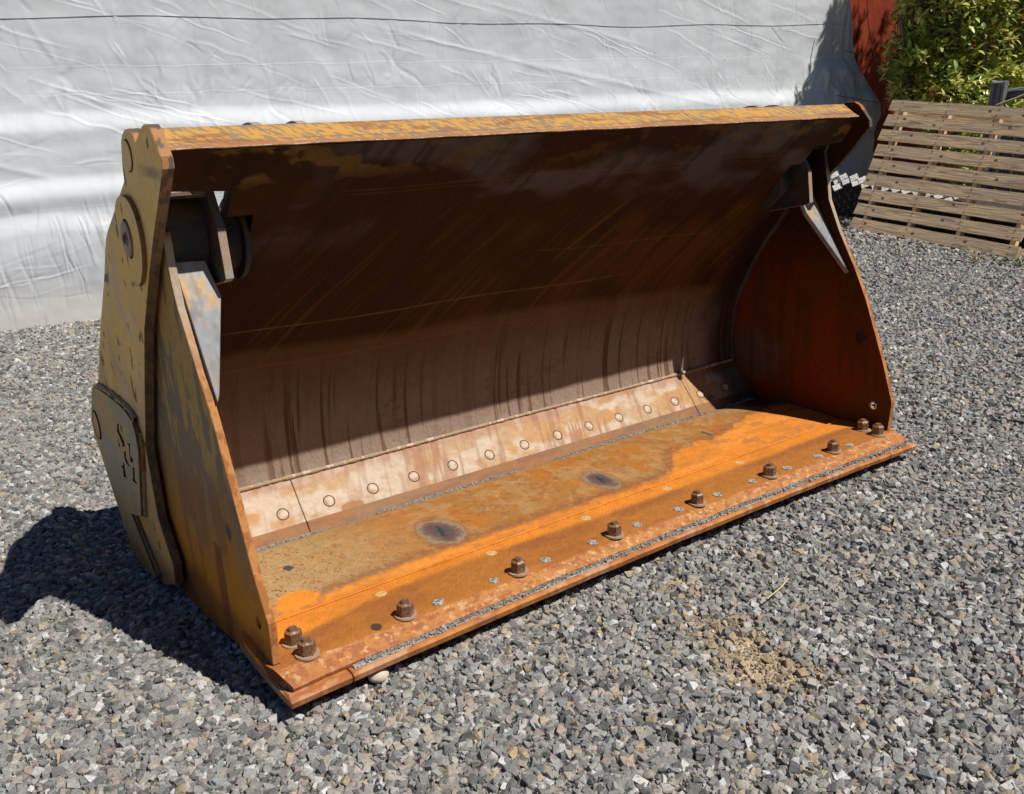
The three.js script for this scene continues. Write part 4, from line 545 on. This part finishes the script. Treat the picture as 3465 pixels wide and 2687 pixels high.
// ------------------------------------------------------------------ leaning slatted pallet
{
  const woods = [];
  for (let k = 0; k < 5; k++) woods.push(surface(1024, 128, [0, 1.85, 0, 0.135], (x, y, o) => {
    const X = x + k * 7.31, kn = [[0.25 + 0.3 * vn(k, 1), 0.05 + 0.04 * vn(k, 2)], [0.9 + 0.4 * vn(k, 3), 0.04 + 0.05 * vn(k, 4)], [1.55, 0.03 + 0.06 * vn(k, 6)]];
    let warp = 0, dark = 0; kn.forEach(([kx, ky], i) => { if ((i + k) % 3 === 0 && k % 2) return; const dx_ = (x - kx) / 0.10, dy_ = (y - ky) / 0.028, r = Math.hypot(dx_, dy_); warp += 0.020 * Math.exp(-r * r * 0.35) * (y > ky ? 1 : -1); dark = Math.max(dark, ss(1.15, 0.8, Math.hypot((x - kx) / 0.020, (y - ky) / 0.016) + 0.3 * (fbm(x * 90, y * 90, 2) - 0.5))); });
    const gr = fbm(X * 3.2, (y + warp) * 120 + 2 * fbm(X * 2, y * 20, 2), 3), fi = fbm(X * 14, y * 420, 2), blot = fbm(X * 7, y * 14, 4);
    o[0] = 0.84; o[1] = 0.59; o[2] = 0.335; mix3(o, [0.42, 0.30, 0.18], ss(0.40, 0.66, gr) * 0.75); mix3(o, [0.62, 0.47, 0.31], ss(0.42, 0.62, blot) * 0.7); mix3(o, [0.26, 0.195, 0.14], ss(0.6, 0.75, fbm(X * 4 + 9, y * 30, 3)) * 0.6); mix3(o, [0.13, 0.085, 0.05], dark * 0.9);
    const kk = 0.82 + 0.36 * fi; o[0] *= kk; o[1] *= kk; o[2] *= kk; o[3] = 0.6 * (1 - gr) + 0.4 * fi - dark * 0.2; o[4] = 0.85;
  }, { bump: 0.003 }));
  const P = thing('slatted_pallet', 'weathered wooden slatted pallet leaning at the right behind the bucket', 'pallet', [7.085, 0.001, -1.231]);
  const BL = V(7.059, 0.26, -3.045), BR = V(7.085, 0.001, -1.231), TL = V(7.71, 1.620, -3.0);
  const u = BR.clone().sub(BL).normalize(), v0 = TL.clone().sub(BL), H = 1.50, RACK = 0.085, n = u.clone().cross(v0).normalize(), v = n.clone().cross(u).normalize();
  const q = new THREE.Quaternion().setFromRotationMatrix(new THREE.Matrix4().makeBasis(u, v, n)); P.quaternion.copy(q);
  const W = 1.833, R = rng(71), SL = [];
  const board = (w, h, t, seed) => { const r = rng(seed), g = new THREE.BoxGeometry(w, h, t, 14, 1, 1), p = g.attributes.position; for (let i = 0; i < p.count; i++) { const x = p.getX(i), e = Math.abs(Math.abs(x) - w / 2) < 1e-4; p.setX(i, x + (e ? 0.012 * (vn(p.getY(i) * 60 + seed, seed) - 0.5) : 0)); p.setY(i, p.getY(i) + 0.003 * (vn(x * 5 + seed, p.getY(i) > 0 ? 2 : 7) - 0.5) * 2); p.setZ(i, p.getZ(i) + 0.006 * (vn(x * 1.5 + seed, 4) - 0.5)); } return g.toNonIndexed(); };
  for (let i = 0; i < 9; i++) {
    const m = woods[i % 5], w = W - 0.01 + 0.02 * R(), h = 0.127 + 0.006 * (R() - 0.5), g = board(w, h, 0.019, i * 13 + 3), off = R() * 0.4, fl = R() < 0.5;
    g.computeVertexNormals(); uvBy(g, m, (x, y, z) => [fl ? 1.85 - (x + W / 2 + off) : x + W / 2 + off, y + 0.066]);
    const s = mesh('slat', g, m, P); s.position.set(-W / 2 + 0.008 * (R() - 0.5) - RACK * (0.064 + i * 0.171), 0.064 + i * 0.171 + 0.004 * (R() - 0.5), 0.0095); s.rotation.z = 0.006 * (R() - 0.5);
  }
  for (const f of [0.075, 0.36, 0.655, 0.955]) {
    const m = woods[Math.floor(R() * 5)], g = new THREE.BoxGeometry(0.042, H + 0.0, 0.095).toNonIndexed(); uvBy(g, m, (x, y, z) => [y + 0.8, x + z + 0.07]);
    const s = mesh('stringer', g, m, P); s.position.set(-W + f * W - RACK * H / 2, H / 2 + 0.01, -0.049); s.rotation.z = RACK + 0.008 * (R() - 0.5);
  }
  for (const y of [0.09, 1.36]) { const m = woods[Math.floor(R() * 5)], g = board(W - 0.02, 0.10, 0.018, y * 40); g.computeVertexNormals(); uvBy(g, m, (x, y2) => [x + W / 2, y2 + 0.06]); const s = mesh('back_slat', g, m, P); s.position.set(-W / 2 - RACK * y, y, -0.106); }
  const nails = []; for (let i = 0; i < 9; i++) for (const f of [0.075, 0.36, 0.655, 0.955]) for (const k of [-1, 1]) { const c = new THREE.CylinderGeometry(0.0065, 0.0065, 0.003, 8); c.rotateX(Math.PI / 2); c.translate(-W + f * W - RACK * (0.064 + i * 0.171) + 0.012 * (R() - 0.5), 0.064 + i * 0.171 + k * (0.03 + 0.012 * R()), 0.0205); nails.push(c); }
  const nm = mesh('nail_heads', mergeGeometries(nails), new THREE.MeshStandardMaterial({ color: new THREE.Color().setRGB(0.05, 0.035, 0.03), roughness: 0.8 }), P); nm.userData.kind = 'stuff';
}
// ------------------------------------------------------------------ old fence post, rail and boards behind the pallet
{
  const M = surface(512, 512, [0, 1, 0, 2], (a, b, o) => { const g = fbm(a * 46 + 1.5 * fbm(a * 6, b * 3, 2), b * 2.2, 4), c = fbm(a * 90, b * 5, 3); o[0] = 0.20; o[1] = 0.205; o[2] = 0.215; mix3(o, [0.08, 0.08, 0.085], ss(0.45, 0.62, g)); mix3(o, [0.33, 0.33, 0.33], ss(0.6, 0.72, c) * 0.8); o[3] = 1 - g; o[4] = 0.9; }, { bump: 0.008 });
  const F = thing('wooden_fence', 'dark grey weathered fence post and rail behind the pallet at the right edge', 'fence', [8.50, 0.03, -2.31]);
  const post = new THREE.CylinderGeometry(0.088, 0.10, 1.85, 14, 10); { const p = post.attributes.position; for (let i = 0; i < p.count; i++) { const a = Math.atan2(p.getZ(i), p.getX(i)), k = 1 + 0.16 * (vn(a * 3 + 9, p.getY(i) * 1.5) - 0.5) + 0.08 * (vn(a * 9, 3) - 0.5); p.setX(i, p.getX(i) * k); p.setZ(i, p.getZ(i) * k); if (p.getY(i) > 0.9) p.setY(i, p.getY(i) + 0.05 * (vn(p.getX(i) * 20, p.getZ(i) * 20) - 0.5)); } post.computeVertexNormals(); }
  const pm = mesh('post', uvBy(post, M, (x, y, z) => [Math.atan2(z, x) / 6.283 + 0.5, y + 1]), M, F); pm.position.set(0, 0.78, 0.0); pm.rotation.x = 0.10;
  const rail = new THREE.CylinderGeometry(0.055, 0.06, 2.6, 10, 12); { const p = rail.attributes.position; for (let i = 0; i < p.count; i++) { p.setX(i, p.getX(i) + 0.02 * Math.sin(p.getY(i) * 3)); p.setZ(i, p.getZ(i) * (0.9 + 0.2 * vn(p.getY(i) * 5, 2))); } rail.computeVertexNormals(); }
  const rm = mesh('rail', uvBy(rail, M, (x, y, z) => [Math.atan2(z, x) / 6.283 + 0.5, y + 1]), M, F); rm.position.set(0.09, 1.59, 1.30); rm.rotation.x = Math.PI / 2 - 0.03;
  const R = rng(5); for (let i = 0; i < 15; i++) { const h = 1.42 + 0.06 * R(), g = new THREE.BoxGeometry(0.02, h, 0.13).toNonIndexed(); uvBy(g, M, (x, y, z) => [z * 3 + i * 0.37, y + 0.8]); const b = mesh('board', g, M, F); b.position.set(0.16, h / 2 - 0.05, 0.14 + i * 0.152); b.rotation.x = 0.02 * (R() - 0.5); }
}
// ------------------------------------------------------------------ stack of zigzag mats between bucket and pallet
{
  const dark = surface(256, 256, [0, 1, 0, 1], (a, b, o) => { const f = fbm(a * 30, b * 30, 3); const l = 0.022 + 0.045 * f; o[0] = l * 1.1; o[1] = l; o[2] = l * 0.85; o[3] = f; o[4] = 0.8; }, { bump: 0.004 });
  const pale = surface(256, 256, [0, 1, 0, 1], (a, b, o) => { const f = fbm(a * 30, b * 30, 3); const l = 0.60 + 0.2 * f; o[0] = l; o[1] = l * 0.98; o[2] = l * 0.93; mix3(o, [0.25, 0.22, 0.18], ss(0.62, 0.7, f)); o[3] = f; o[4] = 0.8; }, { bump: 0.004 });
  const S = thing('zigzag_mats', 'low stack of black zigzag edged mats with pale scales on top beside the pallet', 'mat stack', [7.62, -0.06, -0.95]);
  S.rotation.x = 0.155;
  const R = rng(19), zz = (amp, per, len, ph, dep) => { const s = new THREE.Shape(); s.moveTo(dep, 0); s.lineTo(dep, -len); let n = Math.round(len / per); for (let i = n; i >= 0; i--) { s.lineTo(-amp * (((i + ph) % 2) ? 1 : -0.2) + 0.006 * (R() - 0.5), -i * per); } s.closePath(); return s; };
  for (let k = 0; k < 8; k++) {
    const top = false, g = new THREE.ExtrudeGeometry(zz(top ? 0.085 : 0.04, top ? 0.10 : 0.065, top ? 2.1 : 3.35, k % 2, 0.42), { depth: top ? 0.05 : 0.042, bevelEnabled: true, bevelSize: 0.003, bevelThickness: 0.003, bevelSegments: 1, bevelOffset: -0.003 });
    g.rotateX(-Math.PI / 2); g.scale(1, 1, -1); { const p = g.attributes.position; for (let i = 0; i < p.count; i++) if (top) p.setY(i, p.getY(i) + 0.014 * (vn(p.getZ(i) * 9, k) - 0.5) + 0.02 * ss(0.05, -0.06, p.getX(i)) * vn(p.getZ(i) * 16, 3 * k)); }
    const gi = g.index ? g.toNonIndexed() : g; { const p = gi.attributes.position; for (let i = 0; i < p.count; i += 3) { for (let c = 0; c < 3; c++) { const a = p.array[(i + 1) * 3 + c]; p.array[(i + 1) * 3 + c] = p.array[(i + 2) * 3 + c]; p.array[(i + 2) * 3 + c] = a; } } } gi.computeVertexNormals();
    const m = top ? pale : dark, s = mesh('mat', uvBy(gi, m, (x, y, z) => [z + x, y * 3 + x]), m, S); s.position.set(0.012 * R() - (top ? 0.02 : 0), k * 0.049 + (top ? 0.004 : 0), (top ? -1.25 : 0) + 0.02 * R()); 
  }
  const sc = new THREE.BoxGeometry(0.086, 0.012, 0.086).toNonIndexed(); uvBy(sc, pale, (x, y, z) => [x * 3 + 0.4, z * 3 + y]);
  for (let r = 0; r < 3; r++) for (let i = 0; i < 15; i++) { if (r === 2 && (i < 3 || R() < 0.3)) continue; const m = mesh('pale_scale', sc, pale, S); m.rotation.set(0.1 * (R() - 0.5), Math.PI / 4 + 0.15 * (R() - 0.5), 0.75 + 0.25 * (R() - 0.5), 'ZYX'); m.scale.setScalar(0.85 + 0.3 * R()); m.position.set(-0.02 + 0.05 * (1 - r) + 0.02 * (R() - 0.5), 0.435 - r * 0.055 + 0.02 * R(), -1.28 - (i + (r % 2) * 0.5) * 0.128 + 0.02 * (R() - 0.5)); m.userData.label = 'pale tilted scale on top of the mats'; }
}
// ------------------------------------------------------------------ red shed behind the shrub
{
  const M = surface(512, 512, [0, 4, 0, 4], (a, b, o) => { const f = fbm(a * 3, b * 2, 4), g = fbm(a * 30, b * 30, 3); o[0] = 0.25; o[1] = 0.034; o[2] = 0.010; mix3(o, [0.19, 0.024, 0.008], ss(0.4, 0.65, f)); mix3(o, [0.30, 0.05, 0.018], ss(0.62, 0.75, g) * 0.5); o[3] = g; o[4] = 0.75; }, { bump: 0.002 });
  const S = thing('red_shed', 'dark red painted shed wall in shade behind the leafy shrub', 'shed', [9.4, 0, -6.75]); S.rotation.y = -0.113;
  for (let i = 0; i < 14; i++) { const g = new THREE.BoxGeometry(0.895, 5.2, 0.06).toNonIndexed(); uvBy(g, M, (x, y) => [x + i * 1.37, y + 3]); const p = mesh('wall_panel', g, M, S); p.position.set(0.45 + i * 0.9, 2.6, (i % 2) * 0.004); }
  const back = new THREE.BoxGeometry(12.6, 5.15, 3).toNonIndexed(); uvBy(back, M, (x, y) => [x, y]); const b = mesh('shed_body', back, M, S); b.position.set(6.3, 2.57, -1.54);
}
// ------------------------------------------------------------------ leafy shrub
{
  const R = rng(808);
  const bark = surface(128, 256, [0, 1, 0, 2], (a, b, o) => { const f = fbm(a * 20, b * 8, 4); o[0] = 0.09 + 0.08 * f; o[1] = 0.07 + 0.055 * f; o[2] = 0.05 + 0.035 * f; o[3] = f; o[4] = 0.9; }, { bump: 0.006 });
  const T = thing('leafy_shrub', 'tall glossy green broadleaf shrub behind the pallet with several dark stems', 'shrub', [11.2, 0.1, -3.75]);
  const tubes = (pts, r0, r1) => { const c = new THREE.CatmullRomCurve3(pts), n = 14, g = new THREE.TubeGeometry(c, n, r0, 8), p = g.attributes.position; for (let i = 0; i <= n; i++) { const q = c.getPointAt(i / n), k = 1 + (r1 / r0 - 1) * i / n; for (let j = 0; j < 9; j++) { const o = i * 9 + j; p.setXYZ(o, q.x + (p.getX(o) - q.x) * k, q.y + (p.getY(o) - q.y) * k, q.z + (p.getZ(o) - q.z) * k); } } g.computeVertexNormals(); return g; };
  // trunks spread from the base; coordinates are local
  const stems = [[-1.15, -0.45, 2.7, 0.055], [-0.5, 0.2, 3.6, 0.06], [0.3, -0.2, 4.4, 0.07], [0.9, 0.5, 4.8, 0.06], [1.6, 0.2, 3.9, 0.055]];
  for (const [x, z, h, r] of stems) mesh('trunk', uvBy(tubes([V(x * 0.6, -0.2, z * 0.6), V(x * 0.75 + 0.06, h * 0.3, z * 0.7), V(x * 0.95 - 0.05, h * 0.6, z), V(x * 1.15, h, z * 1.2)], r, r * 0.3), bark, (a, b, c) => [a * 3 + c * 3, b]), bark, T);
  // clumps of leaves: [x, y, z, rx, ry, rz, tufts]
  const clumps = [[0.3, 2.5, -0.3, 1.6, 1.5, 0.9, 1350], [-0.55, 2.9, -0.35, 0.85, 1.0, 0.7, 520], [-0.85, 2.05, -0.45, 0.65, 0.65, 0.55, 260], [-0.5, 1.4, 0.1, 1.0, 0.7, 0.7, 420], [1.4, 2.0, 0.3, 1.1, 1.3, 0.8, 620], [-1.9, 0.75, 1.75, 0.7, 0.75, 0.9, 420], [-0.9, 0.8, 0.7, 0.8, 0.8, 0.8, 260], [0.9, 4.1, 0.2, 1.7, 1.3, 1.0, 620], [-0.25, 4.2, 0.15, 0.85, 0.9, 0.8, 240], [1.3, 5.6, 0.5, 1.6, 1.2, 1.1, 520], [0.35, 5.6, 0.7, 0.9, 1.0, 0.8, 230], [2.9, 4.6, 0.4, 1.3, 1.9, 1.0, 700], [2.3, 7.0, 1.0, 1.9, 1.0, 1.1, 480], [0.9, 7.0, 1.1, 0.9, 0.8, 0.7, 170], [3.6, 2.6, -0.2, 1.4, 1.6, 0.9, 700]];
  // a leaf: folded along its midrib and bent
  const leaf = (() => { const pos = [], idx = [], uv = []; const N = 5; for (let i = 0; i <= N; i++) { const t = i / N, w = 0.19 * Math.pow(Math.sin(Math.PI * Math.pow(t, 0.72)), 0.9) * (t < 1 ? 1 : 0), y = -0.16 * t * t; for (const s of [-1, 0, 1]) { pos.push(s * w * 1.2, y + Math.abs(s) * w * 0.38, t); uv.push(0.5 + s * w, t); } } for (let i = 0; i < N; i++) for (let s = 0; s < 2; s++) { const a = i * 3 + s; idx.push(a, a + 3, a + 1, a + 1, a + 3, a + 4); } const g = new THREE.BufferGeometry(); g.setAttribute('position', new THREE.Float32BufferAttribute(pos, 3)); g.setAttribute('uv', new THREE.Float32BufferAttribute(uv, 2)); g.setIndex(idx); g.computeVertexNormals(); return g; })();
  const leafM = new THREE.MeshPhysicalMaterial({ color: 0xffffff, roughness: 0.38, side: THREE.DoubleSide, transmission: 0.32, thickness: 0, specularIntensity: 0.9 });
  const list = [], twigs = [];
  const dir = V(0, 0, 0), up = V(0, 1, 0), m4 = new THREE.Matrix4(), q = new THREE.Quaternion(), zero = V(0, 0, 0);
  for (const [cx, cy, cz, rx, ry, rz, n] of clumps) for (let i = 0; i < n; i++) {
    let x, y, z, l; do { x = R() * 2 - 1; y = R() * 2 - 1; z = R() * 2 - 1; l = x * x + y * y + z * z; } while (l > 1 || l < 0.10 || vn(x * 2.6 + cx * 3, y * 2.6 + z * 1.9 + cy) < 0.24);
    const P = V(cx + x * rx, cy + y * ry, cz + z * rz); dir.set(x * 0.7 + (R() - 0.5) * 1.1 - 0.1, 0.75 + y * 0.35 + (R() - 0.5) * 0.7, z * 0.7 + (R() - 0.5) * 1.1 + 0.15).normalize();
    if (R() < 0.25) twigs.push([P.clone(), P.clone().addScaledVector(dir, -0.35 - 0.3 * R()).add(V(0, -0.1, 0))]);
    const k = 5 + Math.floor(R() * 4), a0 = R() * 6.28, yel = R();
    const side = V(R() - 0.5, R() - 0.5, R() - 0.5).cross(dir).normalize(), s2 = dir.clone().cross(side);
    for (let j = 0; j < k; j++) {
      const a = a0 + j * 2.4, open = 0.85 + 0.6 * (j / k) + 0.4 * (R() - 0.5), d = dir.clone().multiplyScalar(Math.cos(open)).addScaledVector(side, Math.sin(open) * Math.cos(a)).addScaledVector(s2, Math.sin(open) * Math.sin(a)).normalize();
      d.y -= 0.12 * R(); d.normalize();
      const xx = up.clone().cross(d).normalize(), yy = d.clone().cross(xx), sc = (0.085 + 0.055 * R());
      const roll = (R() - 0.5) * 1.0; m4.makeBasis(xx.clone().multiplyScalar(Math.cos(roll)).addScaledVector(yy, Math.sin(roll)), yy.clone().multiplyScalar(Math.cos(roll)).addScaledVector(xx, -Math.sin(roll)), d).scale(V(sc, sc, sc)); m4.setPosition(P.x - dir.x * 0.02 * j, P.y - dir.y * 0.02 * j, P.z - dir.z * 0.02 * j);
      list.push([m4.clone(), yel, R()]);
    }
  }
  const im = new THREE.InstancedMesh(leaf, leafM, list.length), c = new THREE.Color(); im.name = 'foliage'; im.userData.kind = 'stuff';
  list.forEach(([m, yel, r], i) => { im.setMatrixAt(i, m); const v = 0.7 + 0.6 * r; if (yel > 0.72) c.setRGB(0.62 * v, 0.58 * v, 0.16 * v); else if (yel > 0.705 && r > 0.5) c.setRGB(0.26 * v, 0.12 * v, 0.04 * v); else if (yel > 0.4) c.setRGB(0.50 * v, 0.54 * v, 0.11 * v); else c.setRGB(0.28 * v, 0.38 * v, 0.08 * v); im.setColorAt(i, c); });
  im.castShadow = im.receiveShadow = true; T.add(im);
  const tg = twigs.map(([a, b]) => { const g = new THREE.TubeGeometry(new THREE.LineCurve3(b, a), 1, 0.006, 4); return g; });
  // long bare shoots at the left of the shrub, in front of the red wall
  for (const [a, b, d] of [[V(-0.9, 1.3, -0.7), V(-1.35, 2.4, -0.95), V(-1.3, 3.4, -1.1)], [V(-0.8, 1.7, -0.6), V(-1.2, 2.15, -0.9), V(-1.55, 2.3, -1.2)], [V(-0.7, 1.0, -0.6), V(-1.2, 1.2, -1.0), V(-1.6, 1.25, -1.3)], [V(-0.9, 1.5, -0.6), V(-1.3, 1.62, -1.0), V(-1.65, 1.72, -1.25)]]) tg.push(new THREE.TubeGeometry(new THREE.CatmullRomCurve3([a, b, d]), 10, 0.007, 5));
  const tw = mesh('twigs', mergeGeometries(tg), bark, T); tw.userData.kind = 'stuff';
  console.log('leaves', list.length);
}
// ------------------------------------------------------------------ small things on the gravel
{
  const straw = new THREE.MeshStandardMaterial({ color: new THREE.Color().setRGB(0.55, 0.44, 0.24), roughness: 0.9, side: THREE.DoubleSide });
  const green = new THREE.MeshStandardMaterial({ color: new THREE.Color().setRGB(0.12, 0.19, 0.04), roughness: 0.7, side: THREE.DoubleSide });
  const R = rng(33);
  const blades = (n, len, spread, w) => { const gs = []; for (let i = 0; i < n; i++) { const a = R() * 6.28, l = len * (0.5 + 0.6 * R()), s = spread * R(), c = new THREE.CatmullRomCurve3([V(0.03 * (R() - 0.5), 0, 0.03 * (R() - 0.5)), V(Math.cos(a) * s * 0.4, l * 0.6, Math.sin(a) * s * 0.4), V(Math.cos(a) * s, l * (0.75 + 0.3 * R()), Math.sin(a) * s)]); gs.push(new THREE.TubeGeometry(c, 5, w, 4)); } return mergeGeometries(gs); };
  const tuft = thing('dry_grass_tuft', 'small tuft of dry straw coloured grass at the foot of the pallet', 'grass tuft', [6.60, 0.01, -1.37]); mesh('blades', blades(26, 0.15, 0.14, 0.0028), straw, tuft);
  const leafS = (len, wid) => { const pos = [], idx = []; for (let i = 0; i <= 4; i++) { const t = i / 4, w = wid * Math.sin(Math.PI * (0.08 + 0.9 * t)); pos.push(-w, 0.25 * w, t * len, 0, -0.15 * len * t * t + 0.1 * len * t, t * len, w, 0.25 * w, t * len); } for (let i = 0; i < 4; i++) for (let s = 0; s < 2; s++) { const a = i * 3 + s; idx.push(a, a + 3, a + 1, a + 1, a + 3, a + 4); } const g = new THREE.BufferGeometry(); g.setAttribute('position', new THREE.Float32BufferAttribute(pos, 3)); g.setIndex(idx); g.computeVertexNormals(); return g; };
  const weed = thing('green_weed', 'low green leafy weed at the right foot of the pallet', 'weed', [6.70, 0.0, -1.03]);
  { const gs = []; for (let i = 0; i < 90; i++) { const g = leafS(0.035 + 0.03 * R(), 0.010); g.rotateX(-0.9 * R()); g.rotateY(R() * 6.28); const a = R() * 6.28, r = 0.16 * Math.sqrt(R()); g.translate(Math.cos(a) * r * 0.7, 0.01 + 0.06 * R() * (1 - r * 4), Math.sin(a) * r * 1.4); gs.push(g); } mesh('leaves', mergeGeometries(gs), green, weed); }
  const red = new THREE.MeshStandardMaterial({ color: new THREE.Color().setRGB(0.22, 0.045, 0.03), roughness: 0.6, side: THREE.DoubleSide }), redP = new THREE.MeshStandardMaterial({ color: new THREE.Color().setRGB(0.42, 0.08, 0.08), roughness: 0.6, side: THREE.DoubleSide });
  const dl = leafS(0.085, 0.022);
  const fallen = (x, y, z, ry, rx, mat, label, sc = 1) => { const m = mesh('fallen_leaf', dl, mat); m.position.set(x, y, z); m.rotation.set(rx, ry, 0.2); m.scale.setScalar(sc); tag(m, label, 'leaf', 'fallen red leaves on the gravel'); };
  fallen(5.69, 0.09, -1.83, 1.9, -0.15, red, 'fallen dark red leaf on gravel left of the dry grass tuft');
  fallen(6.50, 0.05, -1.46, 2.4, -0.3, redP, 'fallen pinkish red leaf beside the dry grass tuft', 1.2);
  fallen(2.78, 0.02, 0.38, 0.6, -0.5, red, 'fallen red leaf on gravel right of the bucket side plate', 0.7);
  const stem = mesh('straw_stem', new THREE.TubeGeometry(new THREE.CatmullRomCurve3([V(-0.06, 0.022, 1.55), V(0.0, 0.03, 1.545), V(0.06, 0.035, 1.53)]), 8, 0.0024, 5), straw); tag(stem, 'single dry straw stem lying on the gravel in front of bucket', 'straw');
  const pb = mesh('pale_pebble', (() => { const g = pebbleGeo(5); return g; })(), new THREE.MeshStandardMaterial({ color: new THREE.Color().setRGB(0.55, 0.47, 0.37), roughness: 0.85 })); pb.scale.set(0.024, 0.024, 0.024); pb.position.set(-1.07, 0.012, 1.142); tag(pb, 'smooth pale pebble lying under the cutting edge near the left corner', 'pebble');
  const tw = mesh('broken_twig', new THREE.TubeGeometry(new THREE.CatmullRomCurve3([V(8.297, 1.476, -2.137), V(8.33, 1.506, -2.05), V(8.372, 1.538, -1.955), V(8.415, 1.576, -1.87)]), 10, 0.010, 6), straw); tag(tw, 'pale broken twig leaning against the fence post above the pallet', 'twig');
}

renderer.render(scene, camera);
